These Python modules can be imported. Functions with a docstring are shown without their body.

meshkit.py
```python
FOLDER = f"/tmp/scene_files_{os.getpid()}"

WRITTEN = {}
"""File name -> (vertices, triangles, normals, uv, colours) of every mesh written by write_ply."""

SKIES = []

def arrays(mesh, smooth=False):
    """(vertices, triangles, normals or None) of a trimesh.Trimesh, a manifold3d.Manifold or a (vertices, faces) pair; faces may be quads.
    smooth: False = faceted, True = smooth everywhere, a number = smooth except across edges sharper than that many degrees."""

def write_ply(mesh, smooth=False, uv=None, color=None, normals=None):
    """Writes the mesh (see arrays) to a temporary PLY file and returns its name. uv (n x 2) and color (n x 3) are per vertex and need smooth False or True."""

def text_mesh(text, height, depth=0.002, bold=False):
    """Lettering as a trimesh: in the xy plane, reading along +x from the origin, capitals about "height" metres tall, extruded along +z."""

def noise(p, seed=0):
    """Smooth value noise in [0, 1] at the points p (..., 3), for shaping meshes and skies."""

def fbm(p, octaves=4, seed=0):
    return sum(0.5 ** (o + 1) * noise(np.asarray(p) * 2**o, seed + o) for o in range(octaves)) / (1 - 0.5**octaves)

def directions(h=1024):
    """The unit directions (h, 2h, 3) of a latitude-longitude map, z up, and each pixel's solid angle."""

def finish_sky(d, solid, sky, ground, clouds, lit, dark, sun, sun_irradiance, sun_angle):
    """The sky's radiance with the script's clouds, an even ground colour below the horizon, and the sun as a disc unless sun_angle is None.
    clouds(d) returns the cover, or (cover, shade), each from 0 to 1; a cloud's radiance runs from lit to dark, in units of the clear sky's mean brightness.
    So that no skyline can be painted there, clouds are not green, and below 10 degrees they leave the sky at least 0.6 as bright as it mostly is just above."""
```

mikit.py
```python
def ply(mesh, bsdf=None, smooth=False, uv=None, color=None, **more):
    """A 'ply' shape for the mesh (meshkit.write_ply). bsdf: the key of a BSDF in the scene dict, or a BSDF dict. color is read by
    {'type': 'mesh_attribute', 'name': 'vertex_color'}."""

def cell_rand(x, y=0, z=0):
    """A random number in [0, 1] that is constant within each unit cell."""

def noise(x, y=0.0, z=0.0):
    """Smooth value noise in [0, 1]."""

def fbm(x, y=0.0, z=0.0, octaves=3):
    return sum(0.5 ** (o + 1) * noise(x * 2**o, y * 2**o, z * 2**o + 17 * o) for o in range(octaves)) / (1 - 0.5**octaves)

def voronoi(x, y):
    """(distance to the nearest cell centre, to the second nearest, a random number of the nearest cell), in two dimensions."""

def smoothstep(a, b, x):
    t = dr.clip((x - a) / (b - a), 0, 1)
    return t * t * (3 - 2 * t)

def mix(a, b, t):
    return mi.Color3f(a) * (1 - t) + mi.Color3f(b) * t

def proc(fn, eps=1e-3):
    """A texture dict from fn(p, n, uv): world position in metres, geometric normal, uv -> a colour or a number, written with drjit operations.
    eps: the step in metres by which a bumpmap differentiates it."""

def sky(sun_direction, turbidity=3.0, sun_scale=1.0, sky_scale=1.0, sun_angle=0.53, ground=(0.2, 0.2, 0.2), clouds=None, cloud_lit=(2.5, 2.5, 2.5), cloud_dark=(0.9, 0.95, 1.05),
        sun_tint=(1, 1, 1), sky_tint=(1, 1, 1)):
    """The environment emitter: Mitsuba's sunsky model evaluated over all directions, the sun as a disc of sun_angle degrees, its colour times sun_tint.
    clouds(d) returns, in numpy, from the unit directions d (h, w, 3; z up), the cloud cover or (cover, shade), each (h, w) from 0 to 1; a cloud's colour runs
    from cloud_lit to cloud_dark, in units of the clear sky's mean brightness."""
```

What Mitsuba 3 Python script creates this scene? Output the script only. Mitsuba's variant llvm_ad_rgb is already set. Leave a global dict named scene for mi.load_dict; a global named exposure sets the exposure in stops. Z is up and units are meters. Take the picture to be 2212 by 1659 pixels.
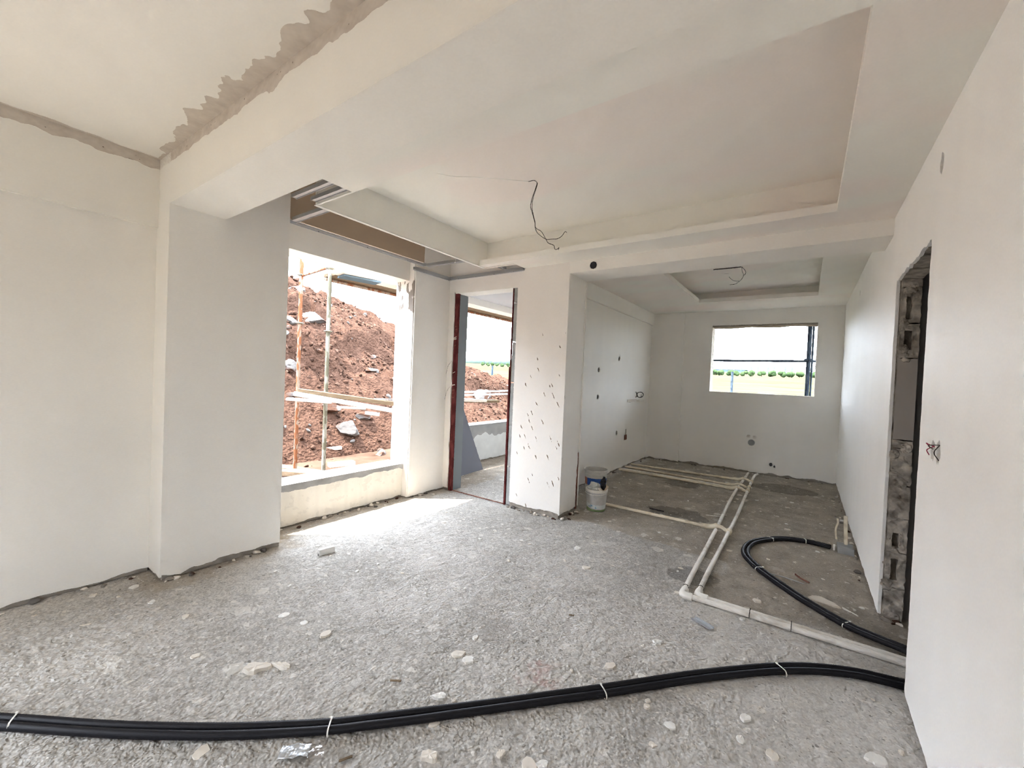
import math
import numpy as np, trimesh, manifold3d as m3
import shapely, shapely.geometry as sg
import mitsuba as mi, mikit, meshkit, drjit as dr
from mikit import noise, fbm, voronoi, cell_rand, smoothstep, mix, proc

T = mi.ScalarTransform4f
scene, labels = {}, {}

# ------------------------------------------------------------------ camera, sky, sun, exposure
F_PX, YAW, PITCH, ROLL, EYE = 904.17, 0.61135, -0.01878, 0.04239, 1.4
_f = np.array([-math.sin(YAW) * math.cos(PITCH), math.cos(YAW) * math.cos(PITCH), math.sin(PITCH)])
_r = np.array([math.cos(YAW), math.sin(YAW), 0.0])
_u = np.cross(_r, _f)
_u = -math.sin(ROLL) * _r + math.cos(ROLL) * _u
_c = np.array([0, 0, EYE])
scene['camera'] = {'type': 'perspective', 'fov': math.degrees(2 * math.atan(1106 / F_PX)), 'fov_axis': 'x', 'near_clip': 0.02, 'far_clip': 5000.0,
                   'to_world': T().look_at(origin=_c.tolist(), target=(_c + _f).tolist(), up=_u.tolist())}
SUN = (-1.0, -0.84, 2.67)


def haze_clouds(d):
    return 0.85 + 0 * d[..., 2]


scene['sky'] = mikit.sky(SUN, turbidity=4.0, sun_scale=0.15, sky_scale=1.0, clouds=haze_clouds, cloud_lit=(1.23, 1.32, 1.43), sun_tint=(0.95, 1.0, 1.08), cloud_dark=(1.0, 1.0, 1.0), ground=(0.3, 0.25, 0.2))
exposure = 6.8

# ------------------------------------------------------------------ helpers
RNG = np.random.default_rng(7)


def put(key, mesh, bsdf, smooth=False, **kw):
    base, n = key, 0
    while key in scene:
        n += 1
        key = f'{base}_{n:03d}'
    scene[key] = mikit.ply(mesh, bsdf, smooth, **kw)
    return key


def reserve(name):
    key, n = name, 0
    while key in labels or key in scene:
        n += 1
        key = f'{name}_{n:03d}'
    return key


def thing(name, label, category, group=None):
    key = reserve(name)
    labels[key] = {'label': label, 'category': category}
    if group:
        labels[key]['group'] = group
    return key


def single(name, mesh, bsdf, label, category, smooth=False, group=None, kind=None):
    key = thing(name, label, category, group)
    if kind:
        labels[key]['kind'] = kind
    put(key, mesh, bsdf, smooth)
    return key


def struct(name, label, category):
    key = reserve(name)
    labels[key] = {'label': label, 'category': category, 'kind': 'structure'}
    return key


def cat(*ms):
    return trimesh.util.concatenate([m for m in ms])


def box(x0, x1, y0, y1, z0, z1):
    m = trimesh.creation.box((abs(x1 - x0), abs(y1 - y0), abs(z1 - z0)))
    m.apply_translation(((x0 + x1) / 2, (y0 + y1) / 2, (z0 + z1) / 2))
    return m


def obox(a, b, w, h, up=(0, 0, 1), bevel=0.0):
    """A bar from a to b, w wide and h high (h along up)."""
    a, b, up = np.asarray(a, float), np.asarray(b, float), np.asarray(up, float)
    d = b - a
    L = np.linalg.norm(d)
    d /= L
    s = np.cross(d, up)
    s /= np.linalg.norm(s)
    n = np.cross(s, d)
    if bevel:
        pts = []
        for sx in (-1, 1):
            for sy in (-1, 1):
                for sz in (-1, 1):
                    for k in range(3):
                        e = np.array([L / 2, w / 2, h / 2])
                        e -= bevel
                        e[k] += bevel
                        pts.append(e * (sx, sy, sz))
        m = trimesh.Trimesh(np.array(pts)).convex_hull
    else:
        m = trimesh.creation.box((L, w, h))
    M = np.eye(4)
    M[:3, 0], M[:3, 1], M[:3, 2], M[:3, 3] = d, s, n, (a + b) / 2
    m.apply_transform(M)
    return m


def spline(pts, step):
    """Catmull-Rom through pts, resampled about every step metres."""
    p = np.asarray(pts, float)
    if len(p) == 2:
        n = max(2, int(np.linalg.norm(p[1] - p[0]) / step) + 1)
        return p[0] + np.linspace(0, 1, n)[:, None] * (p[1] - p[0])
    q = np.vstack([2 * p[0] - p[1], p, 2 * p[-1] - p[-2]])
    out = []
    for i in range(1, len(q) - 2):
        n = max(2, int(np.linalg.norm(q[i + 1] - q[i]) / step) + 1)
        t = np.linspace(0, 1, n, endpoint=False)[:, None]
        a, b, c, d = q[i - 1], q[i], q[i + 1], q[i + 2]
        out.append(0.5 * (2 * b + (c - a) * t + (2 * a - 5 * b + 4 * c - d) * t ** 2 + (3 * b - a - 3 * c + d) * t ** 3))
    out.append(p[-1:])
    return np.vstack(out)


def tube(pts, r, sides=10, step=None, closed_ends=True):
    p = spline(pts, step) if step else np.asarray(pts, float)
    r = np.broadcast_to(np.asarray(r, float), (len(p),))
    t = np.gradient(p, axis=0)
    t /= np.linalg.norm(t, axis=1, keepdims=True) + 1e-12
    a = np.cross(t[0], [0, 0, 1.0] if abs(t[0][2]) < 0.9 else [1.0, 0, 0])
    fr = []
    for k in range(len(p)):
        a = a - t[k] * (a @ t[k])
        a /= np.linalg.norm(a)
        fr.append((a.copy(), np.cross(t[k], a)))
    ang = np.arange(sides) * 2 * np.pi / sides
    v = np.vstack([p[k] + r[k] * (np.cos(ang)[:, None] * fr[k][0] + np.sin(ang)[:, None] * fr[k][1]) for k in range(len(p))])
    f = []
    for k in range(len(p) - 1):
        for j in range(sides):
            j2 = (j + 1) % sides
            A, B, C_, D_ = k * sides + j, k * sides + j2, (k + 1) * sides + j2, (k + 1) * sides + j
            f += [[A, B, C_], [A, C_, D_]]
    if closed_ends:
        v = np.vstack([v, p[:1], p[-1:]])
        n0, n1 = len(v) - 2, len(v) - 1
        for j in range(sides):
            j2 = (j + 1) % sides
            f += [[n0, j2, j], [n1, (len(p) - 1) * sides + j, (len(p) - 1) * sides + j2]]
    return trimesh.Trimesh(v, np.array(f), process=False)


def lathe(profile, at=(0, 0, 0), sections=40):
    m = trimesh.creation.revolve(np.asarray(profile, float), sections=sections)
    m.apply_translation(at)
    return m


def plane_extrude(poly, a, b, normal, thick, z0=0.0):
    """poly in (s, z) of the vertical face from plan point a to b; the face looks along normal, the thickness goes back."""
    a, b, n = np.asarray(a, float), np.asarray(b, float), np.asarray(normal, float)
    d = (b - a) / np.linalg.norm(b - a)
    ms = [trimesh.creation.extrude_polygon(g, thick, engine='earcut') for g in getattr(poly, 'geoms', [poly]) if g.area > 1e-6]
    m = cat(*ms)
    v = np.array(m.vertices)
    w = np.zeros_like(v)
    w[:, 0] = a[0] + d[0] * v[:, 0] - n[0] * v[:, 2]
    w[:, 1] = a[1] + d[1] * v[:, 0] - n[1] * v[:, 2]
    w[:, 2] = z0 + v[:, 1]
    out = trimesh.Trimesh(w, m.faces, process=False)
    if np.linalg.det(np.array([[d[0], d[1], 0], [0, 0, 1], [-n[0], -n[1], 0]])) < 0:
        out.invert()
    return out


def rough_line(s0, s1, level, amp, step=0.02, seed=0, freq=9.0):
    n = max(2, int(abs(s1 - s0) / step) + 1)
    s = np.linspace(s0, s1, n)
    z = level + amp * (meshkit.fbm(np.stack([s * freq, s * 0 + seed * 3.7, s * 0], -1), 4, seed) - 0.5) * 2.4
    return np.stack([s, z], -1)


def oval(s, z, rs, rz, n=16):
    a = np.arange(n) * 2 * np.pi / n
    w = 1 + 0.10 * np.random.default_rng(int(1000 * abs(s) + 77 * z)).normal(size=n)
    return sg.Polygon(np.stack([s + rs * w * np.cos(a), z + rz * w * np.sin(a)], -1))


def wall(key, a, b, normal, z0, z1, thick, skin='plaster', core='masonry', holes=(), jag=0.022, jag_amp=0.014, seed=1, skin_t=0.012, inset=(0, 0), rounds=()):
    """A wall of masonry with a plaster coat whose lower edge ends raggedly just above the floor. holes: (s0, s1, z0, z1)."""
    a, b = np.asarray(a, float), np.asarray(b, float)
    L = np.linalg.norm(b - a)
    n = np.asarray(normal, float)
    body = sg.box(inset[0], z0, L - inset[1], z1)
    cups = [oval(*q) for q in rounds]
    for q in cups:
        body = body.difference(q)
    for h in holes:
        body = body.difference(sg.box(h[0], h[2], h[1], h[3]))
    put(key + '__masonry', plane_extrude(body, a - skin_t * n, b - skin_t * n, n, thick - skin_t), core)
    if jag is None:
        coat = sg.box(0, z0, L, z1)
    else:
        low = rough_line(0, L, z0 + jag, jag_amp, 0.018, seed)
        coat = sg.Polygon([(0, z1), *map(tuple, low), (L, z1)]).buffer(0)
    for h in holes:
        coat = coat.difference(sg.box(h[0], h[2], h[1], h[3]))
    for q in cups:
        coat = coat.difference(q)
    put(key + '__plaster_coat', plane_extrude(coat, a, b, n, skin_t), skin)


# ------------------------------------------------------------------ materials
def diffuse(key, fn):
    scene[key] = {'type': 'twosided', 'b': {'type': 'diffuse', 'reflectance': proc(fn) if callable(fn) else {'type': 'rgb', 'value': list(fn)}}}


def plast(key, fn, rough=0.5, **kw):
    scene[key] = {'type': 'twosided', 'b': {'type': 'principled', 'base_color': proc(fn) if callable(fn) else {'type': 'rgb', 'value': list(fn)}, 'roughness': rough, **kw}}


def plaster_fn(c):
    def fn(p, n, uv):
        big = fbm(p.x * 1.3 + 5, p.y * 1.3, p.z * 1.3, 3)
        trowel = noise(p.x * 9 + p.y * 9, p.z * 2.2, p.x - p.y)
        fine = noise(p.x * 160, p.y * 160, p.z * 160)
        return mi.Color3f(c) * (0.93 + 0.09 * big + 0.03 * trowel + 0.03 * fine)
    return fn


diffuse('plaster', plaster_fn((0.86, 0.838, 0.79)))
def board_fn(p, n, uv):
    t = smoothstep(0.4, 0.6, fbm(p.x * 1.1 + 2, p.y * 2.3, p.z, 3))
    return plaster_fn((0.86, 0.835, 0.79))(p, n, uv) * mix((1.0, 0.965, 0.955), (0.985, 1.0, 0.985), t)


diffuse('plaster_board', board_fn)
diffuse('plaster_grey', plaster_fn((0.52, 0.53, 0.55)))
plast('plaster_satin', plaster_fn((0.87, 0.87, 0.855)), 0.55, specular=0.10)


def spattered_fn(p, n, uv):
    base = plaster_fn((0.82, 0.79, 0.75))(p, n, uv)
    u = p.x + p.y
    w = u + 0.35 * p.z
    d1, d2, r = voronoi(w * 38 + p.z * 6, p.z * 11)
    drop = (d1 + 0.35 * (noise(w * 120, p.z * 70) - 0.5)) < 0.20
    on = (r > 0.915) & (p.z < 1.85) & (p.x > -2.5)
    return mi.Color3f(dr.select(drop & on, mi.Color3f(0.20, 0.15, 0.11), base))


diffuse('plaster_spattered', spattered_fn)


def damp_fn(p, n, uv):
    base = plaster_fn((0.855, 0.83, 0.77))(p, n, uv)
    ceil = n.z < -0.5
    wob = fbm(p.x * 7, p.y * 7, p.z * 7, 5)
    d_beam = dr.select(ceil, 0.903 - p.y, 2.708 - p.z)
    d_wall = dr.select(ceil, p.x + 3.50, 2.708 - p.z)
    lim_beam = dr.select(ceil, 0.032 + 0.045 * smoothstep(-3.4, -2.6, p.x) + 0.17 * (wob - 0.45) + 0.03 * (noise(p.x * 23, p.y * 23) - 0.5), 0.05 + 0.09 * (wob - 0.5))
    lim_wall = dr.select(ceil, 0.03 + 0.10 * (wob - 0.5), 0.065 + 0.08 * (wob - 0.5))
    bare = ((d_beam < lim_beam) | (d_wall < lim_wall)) & (p.z > 2.5)
    g = fbm(p.x * 25 + 3, p.y * 25, p.z * 25, 3)
    rough = mix((0.50, 0.44, 0.38), (0.72, 0.66, 0.59), g)
    rough = mi.Color3f(dr.select(noise(p.x * 60, p.y * 60, p.z * 60) > 0.93, mi.Color3f(0.24, 0.19, 0.15), rough))
    return mi.Color3f(dr.select(bare, rough, base))


diffuse('plaster_bare_edge', damp_fn)


def masonry_fn(p, n, uv):
    g = fbm(p.x * 22, p.y * 22, p.z * 22, 4)
    return mix((0.16, 0.14, 0.12), (0.42, 0.38, 0.33), g)


diffuse('masonry', masonry_fn)


def screed_fn(p, n, uv):
    g = fbm(p.x * 14, p.y * 14, p.z * 14, 4)
    return mix((0.22, 0.225, 0.225), (0.42, 0.425, 0.42), g)


diffuse('screed', screed_fn)


def sill_wall_fn(p, n, uv):
    base = plaster_fn((0.78, 0.755, 0.69))(p, n, uv)
    run = noise(p.x * 30 + p.y * 30, p.z * 3)
    bit = fbm(p.y * 20, p.z * 20, 1.0, 3)
    return base * (0.95 + 0.06 * run) * mi.Color3f(dr.select(bit > 0.66, 0.93, 1.0))


diffuse('sill_plaster', sill_wall_fn)


def half_painted_fn(p, n, uv):
    edge = 0.34 + 0.16 * (fbm(p.y * 4, p.x * 4, 2.0, 4) - 0.5) * 2 + 0.10 * noise(p.y * 1.6, 4.0)
    g = fbm(p.y * 9, p.z * 9, 7.0, 3)
    return mi.Color3f(dr.select(p.z > edge, mix((0.30, 0.31, 0.31), (0.42, 0.42, 0.41), g), mix((0.60, 0.62, 0.62), (0.72, 0.74, 0.73), g)))


diffuse('half_painted', half_painted_fn)


def floor_fn(p, n, uv):
    x, y = p.x, p.y
    g = 0.70 * fbm(x * 130, y * 130, 0.0, 3) + 0.30 * fbm(x * 31, y * 31, 7.0, 4)
    m = fbm(x * 2.2 + 3, y * 2.2, 4.0, 5)
    c = mix((0.30, 0.285, 0.262), (0.62, 0.602, 0.572), smoothstep(0.22, 0.78, 0.66 * g + 0.34 * m))
    c = c * (0.90 + 0.2 * fbm(x * 0.9 + 7, y * 0.9, 2.0, 3))
    # old screed of the kitchen and along the pipes: brown-grey dirt with a ragged border
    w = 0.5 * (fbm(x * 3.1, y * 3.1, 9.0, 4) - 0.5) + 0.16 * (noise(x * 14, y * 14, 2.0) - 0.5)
    kit = smoothstep(-0.03, 0.05, y - 3.62 + 0.10 * x + w * 0.5) * smoothstep(-2.30, -2.2, x)
    side = smoothstep(-0.03, 0.04, x + 0.52 + 0.10 * (3.0 - y) + w * 0.45) * smoothstep(-0.03, 0.05, y - 3.02 + 0.5 * w)
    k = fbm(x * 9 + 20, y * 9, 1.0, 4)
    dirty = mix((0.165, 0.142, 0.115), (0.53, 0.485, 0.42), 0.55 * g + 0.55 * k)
    behind = smoothstep(0.05, -0.05, y + 0.55 + 0.4 * w)  # unseen floor behind the camera darkened to cut bounce on the beam
    c = mix(c, dirty, dr.maximum(dr.maximum(0.95 * kit, 0.9 * side), 0.9 * behind))
    film = smoothstep(-0.05, 0.05, x + 0.40 + 0.6 * w) * smoothstep(0.05, -0.05, y - 2.95 + 0.4 * w)  # film is brightness painted into the dark floor by the right wall
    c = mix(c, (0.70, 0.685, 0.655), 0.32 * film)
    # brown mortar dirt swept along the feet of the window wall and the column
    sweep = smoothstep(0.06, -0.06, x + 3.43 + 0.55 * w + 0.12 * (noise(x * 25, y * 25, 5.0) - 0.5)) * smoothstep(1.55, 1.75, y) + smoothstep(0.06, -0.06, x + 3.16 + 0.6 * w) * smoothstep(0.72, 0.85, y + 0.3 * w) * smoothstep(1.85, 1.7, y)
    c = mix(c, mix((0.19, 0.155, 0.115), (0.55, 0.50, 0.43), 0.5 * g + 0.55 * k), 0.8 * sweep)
    # damp patches
    for (cx, cy, r) in ((-1.05, 4.72, 0.30), (-0.62, 3.28, 0.16), (-1.35, 6.15, 0.25), (-0.2, 6.9, 0.4)):
        d = dr.sqrt(dr.square(x - cx) + dr.square((y - cy) * 1.3)) + 0.26 * (fbm(x * 6, y * 6, cx, 3) - 0.5)
        c = c * (1.0 - 0.38 * smoothstep(r + 0.012, r - 0.012, d))
    # red dust spilt near the hoses
    d = dr.sqrt(dr.square((x + 0.98) * 1.0) + dr.square((y - 1.72) * 1.1)) + 0.20 * (fbm(x * 12, y * 12, 1.0, 4) - 0.5)
    red = smoothstep(0.14, 0.05, d) * noise(x * 70, y * 70)
    c = mix(c, (0.42, 0.24, 0.215), 0.6 * red)
    # plaster droppings and chips
    for (s, thr, off, tone) in ((6.0, 0.95, 0.0, (0.68, 0.655, 0.61)), (17.0, 0.94, 5.0, (0.72, 0.69, 0.64)), (46.0, 0.93, 9.0, (0.74, 0.72, 0.68)), (41.0, 0.965, 3.0, (0.15, 0.14, 0.125)), (95.0, 0.94, 1.0, (0.16, 0.15, 0.135))):
        d1, d2, r = voronoi(x * s + off, y * s * 1.15 + off)
        e = d1 + 0.75 * (fbm(x * s * 3, y * s * 3, s, 3) - 0.5)
        c = mix(c, tone, 0.62 * smoothstep(0.27, 0.21, e) * smoothstep(thr - 0.02, thr + 0.02, r))
    return c


def floor_bump(p, n, uv):
    return fbm(p.x * 120, p.y * 120, 0.0, 3) + 0.7 * noise(p.x * 62, p.y * 62, 3.0)


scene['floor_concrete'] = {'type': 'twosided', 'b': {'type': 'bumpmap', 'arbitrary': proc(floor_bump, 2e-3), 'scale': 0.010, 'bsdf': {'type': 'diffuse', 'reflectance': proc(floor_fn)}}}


def soil_fn(p, n, uv):
    g = fbm(p.x * 9, p.y * 9, p.z * 9, 4)
    f = fbm(p.x * 46, p.y * 46, p.z * 46, 3)
    b = fbm(p.x * 0.9, p.y * 0.9, p.z * 0.9, 3)
    return mix((0.022, 0.0118, 0.0085), (0.115, 0.066, 0.047), smoothstep(0.2, 0.85, 0.40 * g + 0.42 * f + 0.25 * b))


def soil_bump(p, n, uv):
    return fbm(p.x * 26, p.y * 26, p.z * 26, 4)


scene['soil'] = {'type': 'twosided', 'b': {'type': 'bumpmap', 'arbitrary': proc(soil_bump, 3e-3), 'scale': 0.05, 'bsdf': {'type': 'diffuse', 'reflectance': proc(soil_fn)}}}


def clod_fn(p, n, uv):
    g = fbm(p.x * 12, p.y * 12, p.z * 12, 3)
    return mix((0.020, 0.011, 0.008), (0.115, 0.070, 0.052), smoothstep(0.25, 0.75, g))


diffuse('clod', clod_fn)


def rock_fn(p, n, uv):
    g = fbm(p.x * 5, p.y * 5, p.z * 5, 4)
    s = fbm(p.x * 3 + 9, p.y * 3, p.z * 3, 3)
    return mix(mix((0.09, 0.082, 0.076), (0.19, 0.18, 0.17), g), (0.075, 0.042, 0.030), smoothstep(0.5, 0.62, s))


diffuse('rock', rock_fn)


def field_fn(p, n, uv):
    d = dr.sqrt(p.x * p.x + p.y * p.y)
    g = fbm(p.x * 0.06, p.y * 0.25, 1.0, 4)
    h = fbm(p.x * 0.9, p.y * 0.9, 2.0, 4)
    c = mix((0.033, 0.036, 0.017), (0.090, 0.085, 0.052), 0.7 * g + 0.35 * h)
    near = smoothstep(14, 9, d + 5 * (fbm(p.x * 0.4, p.y * 0.4, 3.0, 3) - 0.5))
    e = fbm(p.x * 4, p.y * 4, 5.0, 4)
    return mix(c, mix((0.034, 0.019, 0.013), (0.115, 0.078, 0.058), e), near)


diffuse('field_ground', field_fn)


def wood_fn(p, n, uv):
    g = fbm(p.x * 3 + p.y * 3, p.z * 60, (p.x - p.y) * 40, 3)
    return mix((0.11, 0.08, 0.05), (0.26, 0.20, 0.14), g)


diffuse('plank_wood', wood_fn)


def paintpole(c1, c2):
    def fn(p, n, uv):
        g = fbm(p.x * 30 + p.y * 30, p.z * 12, p.x * 9, 4)
        return mix(c1, c2, smoothstep(0.45, 0.55, g))
    return fn


diffuse('pole_rusty', paintpole((0.20, 0.085, 0.045), (0.27, 0.21, 0.165)))
diffuse('pole_pale', paintpole((0.15, 0.145, 0.11), (0.28, 0.28, 0.25)))
diffuse('pole_dark', paintpole((0.03, 0.04, 0.055), (0.06, 0.08, 0.10)))
diffuse('rust_red', paintpole((0.075, 0.020, 0.020), (0.13, 0.036, 0.035)))
diffuse('steel_blue', (0.11, 0.15, 0.18))
diffuse('lining_grey', (0.20, 0.22, 0.23))
diffuse('rust_brown', paintpole((0.13, 0.06, 0.045), (0.24, 0.12, 0.09)))
scene['galvanized'] = {'type': 'twosided', 'b': {'type': 'principled', 'base_color': {'type': 'rgb', 'value': [0.50, 0.52, 0.54]}, 'roughness': 0.40, 'metallic': 0.85}}
diffuse('brown_paper', plaster_fn((0.47, 0.37, 0.275)))
diffuse('board_edge', (0.74, 0.70, 0.64))
diffuse('board_slate', plaster_fn((0.175, 0.185, 0.215)))
diffuse('socket_plastic', (0.16, 0.16, 0.17))
diffuse('slab_concrete', plaster_fn((0.40, 0.37, 0.34)))
diffuse('block_concrete', screed_fn)


def jamb_fn(p, n, uv):
    g = fbm(p.x * 17, p.y * 17, p.z * 17, 5)
    b = fbm(p.x * 5, p.y * 5, p.z * 5, 3)
    return mix((0.12, 0.102, 0.085), (0.60, 0.55, 0.485), smoothstep(0.25, 0.8, 0.75 * g + 0.35 * b))


def jamb_bump(p, n, uv):
    return fbm(p.x * 45, p.y * 45, p.z * 45, 4)


scene['jamb_mortar'] = {'type': 'twosided', 'b': {'type': 'bumpmap', 'arbitrary': proc(jamb_bump, 2e-3), 'scale': 0.02, 'bsdf': {'type': 'diffuse', 'reflectance': proc(jamb_fn)}}}
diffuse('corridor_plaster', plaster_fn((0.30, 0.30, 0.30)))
plast('black_rubber', (0.007, 0.007, 0.010), 0.5, specular=0.22)
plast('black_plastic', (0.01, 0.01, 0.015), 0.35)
plast('white_plastic', (0.78, 0.76, 0.71), 0.4)


def pipe_fn(p, n, uv):
    g = fbm(p.x * 18, p.y * 18, p.z * 18, 4)
    b = noise(p.x * 5, p.y * 5, 1.0)
    return mix((0.50, 0.46, 0.40), (0.76, 0.735, 0.69), smoothstep(0.25, 0.58, 0.7 * g + 0.3 * b))


plast('pipe_white', pipe_fn, 0.45)


def pipe_y_fn(p, n, uv):
    return pipe_fn(p, n, uv) * mi.Color3f(1.0, 0.93, 0.78)


plast('pipe_yellowed', pipe_y_fn, 0.45)
diffuse('plaster_chip', plaster_fn((0.68, 0.635, 0.57)))
diffuse('paper_white', (0.74, 0.73, 0.70))
diffuse('rubble_grey', rock_fn)
diffuse('wire_dark', (0.05, 0.045, 0.045))
diffuse('wire_red', (0.30, 0.03, 0.07))


def bucket_fn(p, n, uv):
    h = p.z + 0.02 * (noise(p.x * 14, p.y * 14, 0.0) - 0.5)
    g = fbm(p.x * 30, p.y * 30, p.z * 30, 4)
    c = mix((0.38, 0.37, 0.355), (0.56, 0.545, 0.52), g)
    c = mi.Color3f(dr.select((h > 0.045) & (h < 0.085), mix((0.50, 0.54, 0.55), (0.66, 0.68, 0.66), g), c))
    d1, d2, r = voronoi(p.x * 26 + p.y * 26, p.z * 30)
    c = mi.Color3f(dr.select((h > 0.05) & (h < 0.08) & (d1 < 0.33) & (r > 0.55), mi.Color3f(0.20, 0.33, 0.44), c))
    c = mi.Color3f(dr.select(h < 0.036, mix((0.13, 0.20, 0.09), (0.24, 0.30, 0.15), g), c))
    return mi.Color3f(dr.select(p.z > 0.205, mix((0.66, 0.63, 0.57), (0.74, 0.71, 0.65), g), c))


plast('bucket_plastic', bucket_fn, 0.45)


def bucket_b_fn(p, n, uv):
    g = fbm(p.x * 30, p.y * 30, p.z * 30, 4)
    c = mix((0.52, 0.50, 0.46), (0.72, 0.70, 0.66), g)
    c = mi.Color3f(dr.select((p.z > 0.08) & (p.z < 0.17), mi.Color3f(0.03, 0.10, 0.36), c))
    return mi.Color3f(dr.select((p.z > 0.08) & (p.z < 0.17) & (p.x < -2.19), mi.Color3f(0.42, 0.16, 0.10), c))


plast('bucket_plastic_blue', bucket_b_fn, 0.4)
diffuse('rag_cloth', plaster_fn((0.60, 0.61, 0.58)))
scene['clear_film'] = {'type': 'thindielectric', 'int_ior': 1.4}


def leaf_fn(p, n, uv):
    g = fbm(p.x * 0.8, p.y * 0.8, p.z * 0.8, 3)
    return mix((0.022, 0.040, 0.018), (0.055, 0.084, 0.038), g)


diffuse('tree_leaf', leaf_fn)
diffuse('tree_bark', (0.16, 0.12, 0.09))
diffuse('far_forest', (0.07, 0.095, 0.08))
diffuse('tower_wall', (0.20, 0.195, 0.195))
diffuse('tower_window', (0.085, 0.12, 0.155))
diffuse('hall_blue', (0.095, 0.14, 0.18))
diffuse('fence_wire', (0.25, 0.27, 0.22))

# ------------------------------------------------------------------ the plan (metres)
XR, YD = 0.43, 3.681
X_LEFT, X_COL, X_WIN, X_PIER, X_PIL = -3.53, -3.30, -3.638, -3.55, -1.943
Y_B0, Y_B1, Y_C1, Y_PR, Y_KB, Y_K = 0.903, 1.214, 1.644, 3.144, 4.062, 7.78
Z_CEIL, Z_BEAM, Z_RING, Z_TRAY, Z_KB, Z_K, Z_SLAB = 2.708, 2.388, 2.542, 2.808, 2.431, 2.642, 2.92
XKL, XKC = -2.353, -1.79
X_TL, X_TR, Y_TF, Y_TB = -2.85, 0.112, 1.617, 3.379

KL_HOLES = [(6.194, 1.736), (5.438, 1.539), (5.448, 1.160), (6.225, 0.587), (7.334, 1.148)]
KB_HOLES = [(-0.395, 0.175, 0.022, 0.03), (-0.365 + 0.02, 0.150, 0.014, 0.02)]
R_HOLES = [(5.778, 2.443, 0.05, 0.03), (7.6, 1.16, 0.05, 0.035), (2.492, 2.380, 0.032, 0.045), (2.352, 1.175, 0.030, 0.042), (2.268, 1.175, 0.030, 0.046)]

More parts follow.
